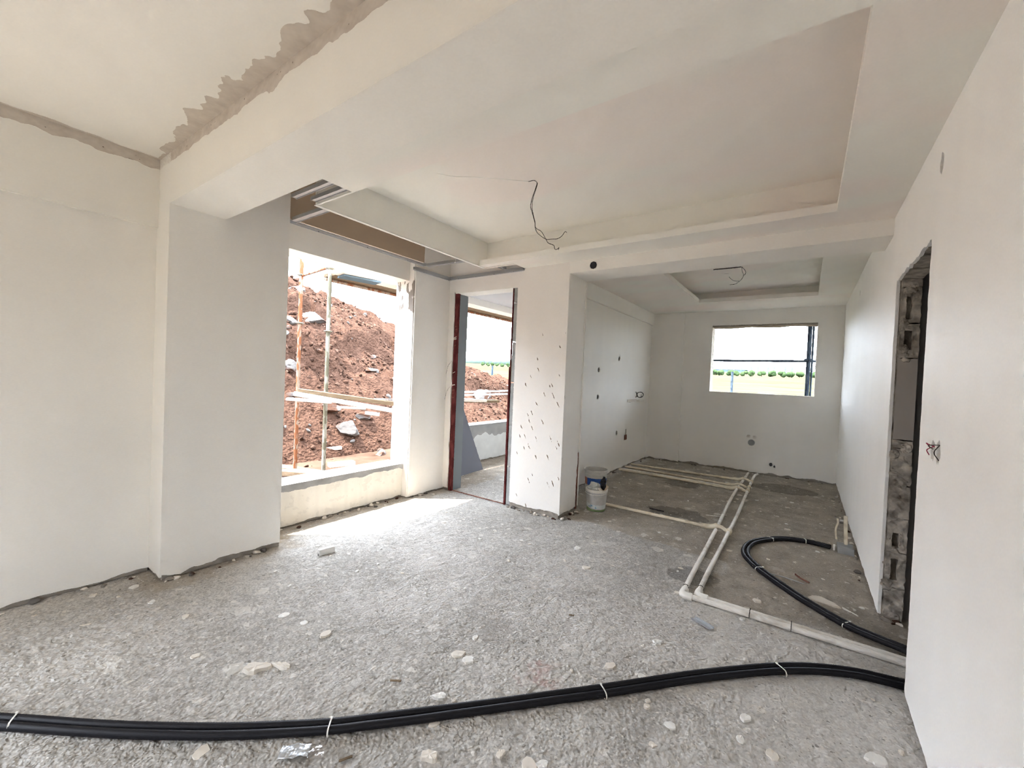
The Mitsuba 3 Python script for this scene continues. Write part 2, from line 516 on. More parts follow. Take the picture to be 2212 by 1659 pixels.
# ------------------------------------------------------------------ floor
def floor_z(x, y):
    q = np.stack([np.asarray(x, float), np.asarray(y, float), np.asarray(x, float) * 0], -1)
    h = 0.010 * (meshkit.fbm(q * 3.0, 3, 2) - 0.5) + 0.009 * (meshkit.fbm(q * 14.0, 3, 5) - 0.5) + 0.009 * (meshkit.fbm(q * 40.0, 2, 8) - 0.5)
    return h - 0.002


def axis(parts):
    out = [parts[0][0]]
    for a, b, s in parts:
        n = max(1, int(round((b - a) / s)))
        out += list(a + (b - a) * np.arange(1, n + 1) / n)
    return np.array(out)


def grid_mesh(xs, ys, zfn):
    X, Y = np.meshgrid(xs, ys, indexing='ij')
    V = np.stack([X, Y, zfn(X, Y)], -1).reshape(-1, 3)
    i, j = np.meshgrid(np.arange(len(xs) - 1), np.arange(len(ys) - 1), indexing='ij')
    a = (i * len(ys) + j).ravel()
    F = np.vstack([np.stack([a, a + len(ys), a + len(ys) + 1], -1), np.stack([a, a + len(ys) + 1, a + 1], -1)])
    return trimesh.Trimesh(V, F, process=False)


fx = axis([(-4.3, -3.65, 0.06), (-3.65, 0.55, 0.013), (0.55, 2.3, 0.12)])
fy = axis([(-5.0, -0.3, 0.15), (-0.3, 0.1, 0.04), (0.1, 3.0, 0.013), (3.0, 5.0, 0.018), (5.0, 7.9, 0.035)])
k = struct('floor', 'rough unfinished concrete floor strewn with plaster droppings', 'floor')
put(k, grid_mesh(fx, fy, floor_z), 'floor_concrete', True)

# ------------------------------------------------------------------ left room: wall, ceiling, column, beam
k = struct('wall_left', 'plain off-white plastered wall left of the column, stepping out at its top', 'wall')
wall(k, (X_LEFT, -0.75), (X_LEFT, Y_B0), (1, 0), 0, 2.28, 0.25, seed=3, jag=0.02)
put(k + '__top_band', box(X_LEFT - 0.25, X_LEFT + 0.028, -0.75, Y_B0, 2.268, Z_CEIL + 0.01), 'plaster_bare_edge')
put(k + '__masonry', box(X_LEFT - 0.25, X_LEFT, -5.0, -3.8, 0, Z_CEIL), 'screed')  # unseen back stretch, greyed to cut bounce light
put(k + '__lintel', box(X_LEFT - 0.25, X_LEFT, -3.8, -0.75, 2.25, Z_CEIL), 'plaster')

k = struct('ceiling_left', 'off-white ceiling of the left bay with bare ragged edges', 'ceiling')
put(k, box(X_LEFT - 0.25, XR + 0.3, -5.0, Y_B0 + 0.02, Z_CEIL, Z_CEIL + 0.2), 'plaster_bare_edge')

k = struct('wall_back', 'unseen wall behind the camera, coloured grey to dim the beam', 'wall')
put(k, box(X_LEFT - 0.25, XR + 0.3, -5.2, -5.0, 0, Z_CEIL + 0.2), 'screed')  # grey tone set to cut bounce light on the beam front

k = struct('column', 'square plastered column carrying the deep ceiling beam', 'column')
wall(k, (X_COL, Y_B0), (X_COL, Y_C1), (1, 0), 0, 2.93, 0.36, seed=5, jag=0.03, jag_amp=0.022, inset=(0.0125, 0))
wall(k, (X_LEFT - 0.12, Y_B0), (X_COL - 0.0118, Y_B0), (0, -1), 0, Z_CEIL - 0.001, 0.06, seed=6, jag=0.035, jag_amp=0.02)
put(k + '__far_face', box(-3.66, X_COL - 0.013, Y_C1 - 0.02, Y_C1, 0.02, 2.93), 'plaster')

k = struct('beam', 'deep plastered ceiling beam running from the column to the right wall', 'beam')
put(k, box(X_COL - 0.3, XR + 0.2, Y_B0, Y_B1, Z_BEAM, 2.95), 'plaster_bare_edge')

# ------------------------------------------------------------------ window wall
k = struct('wall_window', 'low plastered wall under the big glassless window', 'wall')
wall(k, (X_WIN, 1.34), (X_WIN, Y_PR + 0.02), (1, 0), 0, 0.335, 0.25, skin='sill_plaster', seed=9, jag=0.02, jag_amp=0.016)
# ragged screed bed and smooth sill slab
low = rough_line(0, Y_PR - 1.34, 0.322, 0.022, 0.012, 4, 11)
put(k + '__mortar_bed', plane_extrude(sg.Polygon([(0, 0.362), *map(tuple, low), (Y_PR - 1.34, 0.362)]).buffer(0), (X_WIN + 0.006, 1.34), (X_WIN + 0.006, Y_PR), (1, 0), 0.25), 'screed')
put(k + '__sill_slab', box(X_WIN - 0.262, X_WIN + 0.012, 1.36, Y_PR, 0.362, 0.378), 'block_concrete')
k = struct('lintel', 'plastered lintel over the big glassless window', 'lintel')
put(k, box(X_WIN - 0.262, X_WIN, 1.1, Y_PR + 0.3, 2.405, 3.0), 'plaster')
k = struct('wall_behind_column', 'outer wall hidden behind the column', 'wall')
put(k, box(X_WIN - 0.262, X_WIN + 0.05, 0.85, 1.378, 0, 3.0), 'plaster')

k = struct('pier', 'plastered pier between the big window and the door opening', 'wall')
wall(k, (X_PIER, Y_PR), (X_PIER, YD + 0.05), (1, 0), 0, 2.93, 0.27, seed=12, jag=0.015, jag_amp=0.012)


def pier_fn(p, n, uv):
    base = plaster_fn((0.84, 0.815, 0.775))(p, n, uv)
    chip = fbm(p.x * 24, p.z * 9, 5.0, 4)
    worn = (chip > 0.60) & (p.x < -3.70 + 0.12 * (noise(p.z * 8, 2.0) - 0.5)) | (chip > 0.585) & (p.z > 2.05)
    return mi.Color3f(dr.select(worn, mi.Color3f(0.30, 0.27, 0.24), base))


diffuse('plaster_worn', pier_fn)
put(k + '__upper_reveal', box(-3.66, X_PIER - 0.013, Y_PR - 0.012, Y_PR + 0.02, 2.40, 2.93), 'plaster')
put(k + '__window_reveal', box(-3.83, X_PIER - 0.013, Y_PR - 0.012, Y_PR + 0.02, 0.012, 2.405), 'plaster_worn')

# ------------------------------------------------------------------ wall with the doorway, pillar, kitchen beam
D0, D1, DH = -3.453, -2.556, 2.357
k = struct('wall_door', 'plastered wall with a tall unfinished door opening, flecked with dark splashes', 'wall')
L0 = -3.66
poly_low = rough_line(D1 - L0, X_PIL - L0, 0.05, 0.03, 0.014, 21, 8)
coat = sg.Polygon([(0, 2.93), (0, 0.03), (D0 - L0, 0.03), (D0 - L0, DH), (D1 - L0, DH), (D1 - L0, 0.05), *map(tuple, poly_low), (X_PIL - L0, 2.93)]).buffer(0)
# ragged left edge of the plaster beside the red frame
rag = [(D0 - L0 - 0.012 + 0.03 * (v - 0.5), z) for z, v in zip(np.linspace(0.0, DH + 0.01, 90), meshkit.fbm(np.stack([np.linspace(0, 22, 90), np.zeros(90), np.zeros(90)], -1), 3, 4))]
coat = coat.difference(sg.Polygon([(D0 - L0 + 0.05, 0), *rag, (D0 - L0 + 0.05, DH + 0.005)]).buffer(0))
put(k + '__plaster_coat', plane_extrude(coat, (L0, YD), (X_PIL, YD), (0, -1), 0.014), 'plaster_spattered')
body = sg.box(0, 0, X_PIL - L0 - 0.02, 2.93).difference(sg.box(D0 - L0, -1, D1 - L0, DH))
put(k + '__masonry', plane_extrude(body, (L0, YD + 0.014), (X_PIL, YD + 0.014), (0, -1), 0.18), 'masonry')
put(k + '__head_soffit', box(D0, D1 + 0.05, YD + 0.001, YD + 0.19, DH - 0.008, DH + 0.02), 'plaster')
# concrete blocks seen in the right jamb
zb = 0.0
hs = [0.42, 0.45, 0.46, 0.44, 0.42, 0.165]
for i, h in enumerate(hs):
    put(k + '__block', obox((D1 - 0.002, YD + 0.102 + 0.003 * (i % 2), zb + 0.006), (D1 - 0.002, YD + 0.102 + 0.003 * (i % 2), zb + h - 0.006), 0.17, 0.112, (1, 0, 0), 0.006), 'block_concrete')
    zb += h

k = struct('pillar_kitchen', 'plastered side of the pillar at the kitchen opening', 'wall')
wall(k, (X_PIL, YD + 0.001), (X_PIL, Y_KB), (1, 0), 0, 2.93, 0.2, seed=31, jag=0.05, jag_amp=0.03)
# damaged corner strip at the back of the pillar
z = np.linspace(0.02, 0.62, 40)
wv = 0.030 + 0.022 * (meshkit.fbm(np.stack([z * 14, z * 0, z * 0], -1), 3, 3) - 0.5) * np.where(z > 0.36, 1.2, 0.6) - np.where(z > 0.36, 0.008, 0)
strip = sg.Polygon([(0, 0.02), *zip(wv, z), (0, 0.62)])
put(k + '__broken_corner', plane_extrude(strip, (X_PIL + 0.002, Y_KB - 0.002), (X_PIL + 0.002, YD), (1, 0), 0.012), 'rust_brown')
put(k + '__corner_bead', box(X_PIL - 0.02, X_PIL + 0.010, Y_KB, Y_KB + 0.012, 0.05, 2.43), 'plaster_board')

k = struct('beam_kitchen', 'plastered beam over the kitchen opening', 'beam')
put(k, box(X_PIL, XR + 0.15, YD, Y_KB, Z_KB, 2.95), 'plaster')

# ------------------------------------------------------------------ suspended ceiling with the tray
k = struct('ceiling_tray', 'suspended gypsum ceiling with a rectangular raised tray', 'ceiling')
B = 0.0125
put(k + '__front_board', box(-2.447, XR + 0.1, Y_B1 - 0.02, Y_TF, Z_RING, Z_RING + B), 'plaster_board')
put(k + '__right_board', box(X_TR, XR + 0.1, Y_TF, Y_TB, Z_RING, Z_RING + B), 'plaster_board')
bb = sg.Polygon([(-2.48, YD), (XR + 0.1, YD), (XR + 0.1, Y_TB), (X_TL, Y_TB), (X_TL, Y_TB + 0.085), (-2.48, Y_TB + 0.092)])
m = trimesh.creation.extrude_polygon(bb, B, engine='earcut')
m.apply_translation((0, 0, Z_RING))
put(k + '__back_board', m, 'plaster_board')
LIP = 0.054
put(k + '__front_lip', box(X_TL, X_TR, Y_TF - 0.013, Y_TF, Z_RING, Z_TRAY), 'plaster_board')
put(k + '__back_lip', box(X_TL, X_TR + 0.013, Y_TB, Y_TB + 0.013, Z_RING, Z_RING + LIP), 'plaster_board')
put(k + '__right_lip', box(X_TR, X_TR + 0.013, Y_TF, Y_TB, Z_RING, Z_RING + LIP), 'plaster_board')
put(k + '__cove_wall', box(X_TL, X_TR + 0.15, Y_TB + 0.126, Y_TB + 0.14, Z_RING, Z_TRAY), 'plaster_board')
put(k + '__cove_wall', box(X_TR + 0.126, X_TR + 0.14, Y_TF, Y_TB + 0.14, Z_RING, Z_TRAY), 'plaster_board')
put(k + '__left_fascia', box(X_TL - 0.0125, X_TL, Y_TF - 0.02, Y_TB + 0.126, Z_RING, Z_TRAY), 'plaster_board')
put(k + '__tray_panel', box(X_TL - 0.0125, X_TR + 0.15, Y_TF - 0.02, Y_TB + 0.14, Z_TRAY, Z_TRAY + 0.0125), 'plaster_board')
k = struct('ceiling_slab', 'raw concrete slab above the suspended ceiling', 'ceiling')
put(k, box(-4.0, XR + 0.3, Y_B1 - 0.1, Y_KB + 0.1, Z_SLAB, Z_SLAB + 0.2), 'slab_concrete')


def rail(name, a, b, label, group=None, w=0.03, h=0.028, n_screws=0, up=(0, 0, 1)):
    """An angle or channel of galvanized sheet: web, two flanges."""
    a, b = np.asarray(a, float), np.asarray(b, float)
    key = thing(name, label, 'metal rail', group)
    d = (b - a) / np.linalg.norm(b - a)
    s = np.cross(d, up)
    upv = np.asarray(up, float)
    put(key + '__web', obox(a, b, w, 0.0012, up), 'galvanized')
    for q in (-1, 1):
        put(key + '__flange', obox(a + s * q * w / 2 + upv * (h / 2 - 0.003), b + s * q * w / 2 + upv * (h / 2 - 0.003), 0.0025, h + 0.006, up), 'galvanized')
        put(key + '__lip', obox(a + s * q * (w / 2 - 0.005) + upv * h, b + s * q * (w / 2 - 0.005) + upv * h, 0.010, 0.0012, up), 'galvanized')
    for i in range(n_screws):
        t = (i + 0.5) / n_screws
        c = a + (b - a) * t + np.array([0, 0, -0.002])
        put(key + '__screw', trimesh.creation.cylinder(0.005, 0.004, sections=10, transform=trimesh.transformations.translation_matrix(c)), 'black_plastic')
    return key


rail('ceiling_rail', (-3.375, 1.20, 2.542), (-3.40, 3.13, 2.542), 'long galvanized rail crossing in front of the window lintel under the brown board', n_screws=4)
rail('wall_rail', (X_PIER + 0.016, 3.10, 2.515), (X_PIER + 0.016, 3.665, 2.515), 'short galvanized rail on the pier beside the door wall', n_screws=2)
rail('wall_rail', (X_PIER + 0.02, YD - 0.016, 2.520), (-2.48, YD - 0.016, 2.520), 'galvanized rail above the door opening', n_screws=4)
rail('cross_channel', (-3.39, 1.70, 2.546), (X_TL - 0.014, 1.70, 2.546), 'galvanized cross channel nearest the column, left of the tray', w=0.048, h=0.02)
rail('cross_channel', (-3.40, 3.155, 2.546), (X_TL - 0.014, 3.185, 2.546), 'galvanized cross channel at the far end of the brown board', w=0.048, h=0.02)
rail('furring_channel', (-2.92, 1.475, 2.556), (-2.30, 1.475, 2.556), 'galvanized channel in the front gap beside the beam', w=0.034, h=0.02)
rail('furring_channel', (X_TL, 1.572, 2.556), (-2.30, 1.572, 2.556), 'galvanized channel in the front gap beside the tray', w=0.034, h=0.02)
put('ceiling_tray__lit_channel_strip', box(X_TL - 0.030, X_TL + 0.001, Y_TF - 0.02, 3.47, Z_RING - 0.006, Z_RING), 'paper_white')  # white strip for the metal channel; its lit brightness is put into colour
rail('furring_channel', (-2.72, 3.49, 2.556), (-2.72, YD - 0.03, 2.556), 'short galvanized channel in the gap over the door wall', w=0.045, h=0.02)
rail('hanger_rail', (-3.05, 3.30, 2.62), (-2.86, 3.30, 2.62), 'stub of galvanized channel hanging above the far gap', w=0.05, h=0.02)

k = thing('gypsum_pelmet', 'brown paper-faced gypsum board standing on the ceiling rail', 'gypsum board')
put(k + '__paper_face', box(-3.338, -3.330, 1.648, 3.058, 2.548, Z_SLAB), 'brown_paper')
put(k + '__cut_edge', box(-3.339, -3.3295, 1.642, 1.648, 2.548, Z_SLAB), 'board_edge')
put(k + '__front_face', box(-3.346, -3.338, 1.642, 3.058, 2.548, Z_SLAB), 'plaster_board')
single('dangling_wire', tube([(-2.862, 3.02, 2.55), (-2.858, 3.03, 2.52), (-2.868, 3.03, 2.49), (-2.86, 3.028, 2.462)], 0.0022, 6, 0.01), 'white_plastic', 'thin white wire dangling from the left tray fascia', 'wire', True)

# ------------------------------------------------------------------ kitchen
k = struct('wall_kitchen_left', 'left kitchen wall dotted with open electrical holes', 'wall')
wall(k, (XKL, Y_KB), (XKL, Y_K), (1, 0), 0, 2.93, 0.15, seed=41, jag=0.02, jag_amp=0.02, rounds=[(y - Y_KB, z, 0.040, 0.036) for y, z in KL_HOLES])
put(k + '__top_band', box(XKL - 0.1, XKL + 0.034, Y_KB, Y_K, 2.434, 2.93), 'plaster')
k = struct('wall_kitchen_return', 'return wall behind the pillar at the kitchen entrance', 'wall')
put(k, box(XKL - 0.15, X_PIL - 0.02, Y_KB - 0.13, Y_KB, 0, 2.93), 'plaster')
k = struct('column_kitchen', 'shallow plastered column in the back left corner of the kitchen', 'column')
wall(k, (XKL, Y_K - 0.03), (XKC, Y_K - 0.03), (0, -1), 0, Z_K + 0.1, 0.1, seed=43, jag=0.03, jag_amp=0.03)
W0, W1, WZ0, WZ1 = -1.339, 0.111, 1.285, 2.388
put(k + '__side_face', box(XKC, XKC + 0.004, Y_K - 0.03, Y_K, 0.03, Z_K + 0.1), 'plaster')
k = struct('wall_kitchen_back', 'back kitchen wall with a wide glassless window', 'wall')
wall(k, (XKL - 0.15, Y_K), (XR + 0.15, Y_K), (0, -1), 0, 2.93, 0.24, seed=44, jag=0.03, jag_amp=0.03,
     holes=[(W0 - XKL + 0.15, W1 - XKL + 0.15, WZ0, WZ1)], rounds=[(x - XKL + 0.15, z, a, b) for x, z, a, b in KB_HOLES])
put(k + '__reveal_left', box(W0 - 0.01, W0, Y_K, Y_K + 0.24, WZ0, WZ1), 'plaster')
put(k + '__reveal_right', box(W1, W1 + 0.01, Y_K, Y_K + 0.24, WZ0, WZ1), 'plaster')
put(k + '__reveal_sill', box(W0 - 0.01, W1 + 0.01, Y_K, Y_K + 0.24, WZ0 - 0.01, WZ0), 'plaster')
low = rough_line(0, W1 - W0, WZ1 - 0.012, 0.012, 0.02, 3)
put(k + '__reveal_head', plane_extrude(sg.Polygon([(0, WZ1 + 0.012), *map(tuple, low), (W1 - W0, WZ1 + 0.012)]).buffer(0), (W0, Y_K - 0.002), (W1, Y_K - 0.002), (0, -1), 0.24), 'masonry')
k = struct('ceiling_kitchen', 'lowered gypsum ceiling of the kitchen with its own tray', 'ceiling')
KX0, KX1, KY0, KY1 = -1.389, 0.082, 4.75, 6.867
b = sg.box(XKL - 0.1, Y_KB - 0.1, XR + 0.15, Y_K + 0.1).difference(sg.box(KX0, KY0, KX1, KY1))
m = trimesh.creation.extrude_polygon(b, B, engine='earcut')
m.apply_translation((0, 0, Z_K))
put(k + '__ceiling_board', m, 'plaster_board')
for (x0, x1, y0, y1) in ((KX0 - 0.013, KX1 + 0.013, KY1, KY1 + 0.013), (KX0 - 0.013, KX0, KY0, KY1), (KX1, KX1 + 0.013, KY0, KY1), (KX0, KX1, KY0 - 0.013, KY0)):
    put(k + '__tray_lip', box(x0, x1, y0, y1, Z_K, Z_K + 0.055), 'plaster_board')
c = 0.13
for (x0, x1, y0, y1) in ((KX0 - c, KX1 + c, KY1 + c, KY1 + c + 0.013), (KX0 - c - 0.013, KX0 - c, KY0 - c, KY1 + c), (KX1 + c, KX1 + c + 0.013, KY0 - c, KY1 + c), (KX0 - c, KX1 + c, KY0 - c - 0.013, KY0 - c)):
    put(k + '__cove_wall', box(x0, x1, y0, y1, Z_K, 2.805), 'plaster_board')
slit = sg.Polygon([(-0.905, 5.845), (-0.87, 5.832), (-0.845, 5.84), (-0.84, 5.852), (-0.87, 5.862)])
m = trimesh.creation.extrude_polygon(sg.box(KX0 - c, KY0 - c, KX1 + c, KY1 + c).difference(slit), 0.0125, engine='earcut')
m.apply_translation((0, 0, 2.80))
put(k + '__tray_panel', m, 'plaster_board')
put(k + '__slab', box(XKL - 0.2, XR + 0.3, Y_KB, Y_K + 0.24, Z_SLAB, Z_SLAB + 0.2), 'slab_concrete')

# ------------------------------------------------------------------ right wall with the hacked doorway
J0, J1, RDH = 2.597, 3.462, 2.09
k = struct('wall_right', 'long smooth white wall on the right with a rough door opening', 'wall')
YS = -5.0
low1 = rough_line(0, J0 - YS, 0.03, 0.012, 0.02, 51)
low2 = rough_line(J1 - YS, Y_K - YS, 0.02, 0.012, 0.02, 52)
lj = [(J1 - YS + 0.016 * (v - 0.55), z) for z, v in zip(np.linspace(0.02, RDH, 110), meshkit.fbm(np.stack([np.linspace(0, 40, 110), np.zeros(110), np.zeros(110)], -1), 3, 14))]
rj = [(J0 - YS + 0.020 * (v - 0.5), z) for z, v in zip(np.linspace(RDH, 0.05, 100), meshkit.fbm(np.stack([np.linspace(0, 30, 100), np.zeros(100), np.zeros(100)], -1), 3, 15))]
hd = [(s, RDH + 0.03 * (v - 0.5)) for s, v in zip(np.linspace(J1 - YS - 0.01, J0 - YS + 0.01, 50), meshkit.fbm(np.stack([np.linspace(0, 22, 50), np.zeros(50), np.zeros(50)], -1), 3, 16))]
coat = sg.Polygon([(0, 2.93), *map(tuple, low1[:-1]), *reversed(rj), *reversed(hd), *reversed(lj), *map(tuple, low2[1:]), (Y_K - YS, 2.93)]).buffer(0)
back_light_gap = sg.box(-3.3 - YS, -1, -2.3 - YS, 2.1)  # added unseen opening that lets extra light into the room
coat = coat.difference(back_light_gap)
body = sg.box(0, 0, Y_K - YS, 2.93).difference(sg.box(J0 - YS, -1, J1 - YS + 0.055, RDH + 0.01)).difference(back_light_gap)
for y, z, a, b in R_HOLES:
    coat = coat.difference(oval(y - YS, z, a, b))
    body = body.difference(oval(y - YS, z, a, b))
put(k + '__plaster_coat', plane_extrude(coat, (XR, YS), (XR, Y_K), (-1, 0), 0.016), 'plaster_satin')
put(k + '__masonry', plane_extrude(body, (XR + 0.016, YS), (XR + 0.016, Y_K), (-1, 0), 0.10), 'masonry')


def lumpy(m, edge, amp, freq, seed):
    m = trimesh.Trimesh(*trimesh.remesh.subdivide_to_size(m.vertices, m.faces, edge), process=True)
    m.merge_vertices()
    n = np.array(m.vertex_normals)
    d = (meshkit.fbm(np.array(m.vertices) * freq, 4, seed) - 0.5) * 2 * amp
    m.vertices = np.array(m.vertices) + n * d[:, None]
    return m


# the jamb: broken hollow blocks bedded in lumps of mortar
zb = 0.0
for i, (h, cav) in enumerate(((0.20, 0), (0.22, 1), (0.21, 2), (0.20, 0), (0.23, 0), (0.05, 0), (0.50, 0), (0.21, 3), (0.22, 4), (0.24, 0))):
    bm = box(XR + 0.024, XR + 0.116, J1 - 0.004 * (i % 2), J1 + 0.06, zb + 0.003, zb + h - 0.003)
    man = m3.Manifold(m3.Mesh(np.array(bm.vertices, np.float32), np.array(bm.faces, np.uint32)))
    if cav:
        cw = {1: (0.048, 0.080, 0.05, 0.18), 2: (0.048, 0.08, 0.03, 0.12), 3: (0.048, 0.086, 0.05, 0.17), 4: (0.050, 0.076, 0.03, 0.18)}[cav]
        cv = box(XR + cw[0], XR + cw[1], J1 - 0.05, J1 + 0.05, zb + cw[2], zb + cw[3])
        man = man - m3.Manifold(m3.Mesh(np.array(cv.vertices, np.float32), np.array(cv.faces, np.uint32)))
    mm = man.to_mesh()
    mesh = trimesh.Trimesh(mm.vert_properties[:, :3], mm.tri_verts)
    put(k + '__block', lumpy(mesh, 0.009, 0.010 if i not in (6,) else 0.0015, 30, 60 + i), 'jamb_mortar' if i not in (6,) else 'slab_concrete', 35)
    zb += h
for i in range(16):
    zc, xc = [0.02, 0.06, 0.21, 0.42, 0.64, 0.83, 0.86, 0.9, 1.02, 1.06, 1.60, 1.63, 1.66, 1.82, 2.02, 2.06][i], XR + 0.032 + 0.06 * RNG.random()
    bl = trimesh.creation.icosphere(2, 1.0)
    bl.apply_scale((0.016 + 0.018 * RNG.random(), 0.006, 0.014 + 0.030 * RNG.random()))
    bl = lumpy(bl, 0.005, 0.009, 60, 80 + i)
    bl.apply_translation((xc, J1 - 0.001, zc))
    put(k + '__mortar_lump', bl, 'jamb_mortar', 40)
put(k + '__mortar_bed', lumpy(box(XR + 0.010, XR + 0.034, J1 + 0.006, J1 + 0.055, 0.0, RDH + 0.01), 0.012, 0.005, 26, 91), 'jamb_mortar', 35)
hm = box(XR + 0.018, XR + 0.116, J0, J1 + 0.05, RDH + 0.002, RDH + 0.04)
put(k + '__broken_head', lumpy(hm, 0.02, 0.007, 20, 97), 'jamb_mortar', 35)
# dark corridor behind the doorway
k = struct('wall_corridor', 'dim grey walls of the corridor behind the rough door opening', 'wall')
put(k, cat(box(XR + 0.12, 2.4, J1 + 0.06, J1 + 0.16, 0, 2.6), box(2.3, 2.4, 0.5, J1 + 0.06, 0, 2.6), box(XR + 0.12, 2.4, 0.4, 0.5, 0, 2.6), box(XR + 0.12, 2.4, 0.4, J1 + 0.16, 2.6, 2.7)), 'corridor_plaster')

# ------------------------------------------------------------------ bedroom behind the doorway
XB, YB0_, YB1_ = -4.26, YD + 0.19, 7.6
k = struct('wall_bedroom', 'low half-painted wall under the window of the room behind the doorway', 'wall')
low = rough_line(0, YB1_ - YB0_, 0.02, 0.015, 0.02, 71)
put(k + '__plaster_coat', plane_extrude(sg.Polygon([(0, 0.58), *map(tuple, low), (YB1_ - YB0_, 0.58)]).buffer(0), (XB, YB0_), (XB, YB1_), (1, 0), 0.02), 'half_painted')
put(k + '__masonry', box(XB - 0.24, XB - 0.02, YB0_, YB1_, -0.3, 0.575), 'masonry')
put(k + '__sill_slab', box(XB - 0.25, XB + 0.012, YB0_, YB1_, 0.58, 0.60), 'block_concrete')
put(k + '__lintel', box(XB - 0.24, XB, YB0_ - 0.2, YB1_, 2.485, 2.95), 'plaster')
put(k + '__jamb', box(XB - 0.24, XB, YB0_ - 0.2, YB0_ + 0.30, 0.0, 2.95), 'plaster')
put(k + '__side_wall', box(XB - 0.24, -3.66, YD - 0.02, YB0_, -0.3, 2.95), 'plaster')
put(k + '__jamb', box(XB - 0.24, XB, 7.0, YB1_, 0.0, 2.95), 'plaster')
put(k + '__far_wall', box(XB, -2.49, YB1_, YB1_ + 0.1, 0, 2.95), 'plaster')
put(k + '__party_wall', box(-2.51, -2.49, YB0_, YB1_, 0, 2.95), 'plaster')
k = struct('ceiling_bedroom', 'grey ceiling of the room behind the doorway', 'ceiling')
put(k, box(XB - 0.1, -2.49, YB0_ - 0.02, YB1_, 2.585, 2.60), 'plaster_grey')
put(k + '__slab', box(XB - 0.24, -2.3, YB0_ - 0.2, YB1_ + 0.1, Z_SLAB + 0.03, Z_SLAB + 0.2), 'slab_concrete')

k = thing('door_frame', 'rust-red steel door frame left standing in the doorway', 'door frame')
put(k + '__left_post', cat(box(D0 - 0.004, D0 + 0.050, YD + 0.004, YD + 0.03, 0.0, DH - 0.004), box(D0 - 0.002, D0 + 0.012, YD + 0.03, YD + 0.05, 0, DH - 0.004)), 'rust_red')
put(k + '__left_lining', box(D0 + 0.012, D0 + 0.034, YD + 0.03, YD + 0.19, 0.0, DH - 0.01), 'lining_grey')
put(k + '__right_post', cat(box(D1 - 0.080, D1 - 0.062, YD + 0.008, YD + 0.03, 0.0, 1.5), box(D1 - 0.070, D1 - 0.062, YD + 0.012, YD + 0.03, 1.5, DH - 0.01)), 'rust_red')
put(k + '__threshold_bar', obox((D0 + 0.03, YD + 0.02, 0.006), (D1 - 0.075, YD + 0.02, 0.006), 0.014, 0.006), 'rust_brown')
for i in range(12):
    zz = 0.5 + 1.5 * RNG.random()
    put(k + '__scrape', obox((D0 + 0.002, YD + 0.0005, zz), (D0 + 0.026 + 0.02 * RNG.random(), YD + 0.0005, zz + 0.02 * RNG.random()), 0.006, 0.009 * RNG.random() + 0.003, (0, 0, 1)), 'rust_brown' if i % 3 else 'plaster_chip')
for i, (x, z0_, s) in enumerate(((-3.47, 1.55, 1), (-3.475, 1.25, -1))):
    put(k + '__wire_tuft', tube([(x, YD - 0.004, z0_), (x - 0.03, YD - 0.03, z0_ - 0.06), (x - 0.055, YD - 0.035, z0_ - 0.16)], 0.0016, 5, 0.02), 'wire_dark', True)

bl = np.array([(-3.80, 4.25, 0), (-3.84, 4.82, 0)])
dirv = np.array([-0.30, -0.20, 0.98])
v = np.vstack([bl, bl + dirv * 1.15])
n = np.cross(v[1] - v[0], v[2] - v[0])
n /= np.linalg.norm(n)
v = np.vstack([v - n * 0.006, v + n * 0.006])
m = trimesh.Trimesh(v).convex_hull
m.apply_translation((0, 0, 0.006))
single('leaning_board', m, 'board_slate', 'slate-grey sheet of board leaning in the room behind the doorway', 'board')

k = struct('kitchen_light_blocker', 'concrete balcony slab added unseen over the kitchen window to dim it', 'blocker')
put(k, box(XKL - 0.6, XR + 4.0, Y_K + 0.24, Y_K + 2.4, 2.75, 2.95), 'slab_concrete')  # added out of sight to block skylight into the kitchen

# ------------------------------------------------------------------ outside: ground, mound, field
def ground_z(x, y):
    d = np.sqrt(np.asarray(x) ** 2 + np.asarray(y) ** 2)
    q = np.stack([x, y, x * 0], -1)
    z = np.where(d < 8, -0.12, -0.12 + (d - 8) * 0.0295)
    return z + np.where(d < 20, 0.05 * (meshkit.fbm(q * 1.3, 4, 3) - 0.5) * 2, 0.25 * (meshkit.fbm(q * 0.12, 3, 3) - 0.5) * 2)


k = struct('ground', 'pale dry meadow around the building rising to the horizon', 'ground')
gx = axis([(-1200, -300, 60), (-300, -60, 12), (-60, -20, 2.5), (-20, 8, 0.35), (8, 60, 3), (60, 600, 45)])
gy = axis([(-200, -12, 12), (-12, 30, 0.35), (30, 80, 2.5), (80, 320, 12), (320, 1500, 60)])
put(k, grid_mesh(gx, gy, lambda x, y: np.where((x > -3.7) & (x < 2.6) & (y > -5.3) & (y < 7.9) | (x > -4.3) & (x < -2) & (y > 3.6) & (y < 7.6), -0.4, ground_z(x, y))), 'field_ground', True)


SCARPS = ((4.35, 0.40, 0.75, 0.55), (5.0, 0.64, 0.6, 0.40), (6.1, 0.50, 0.9, 0.45), (4.6, 0.83, 0.7, 0.32), (7.3, 0.62, 0.8, 0.35), (9.5, 0.35, 0.9, 0.30), (11.4, 0.45, 0.9, 0.3))


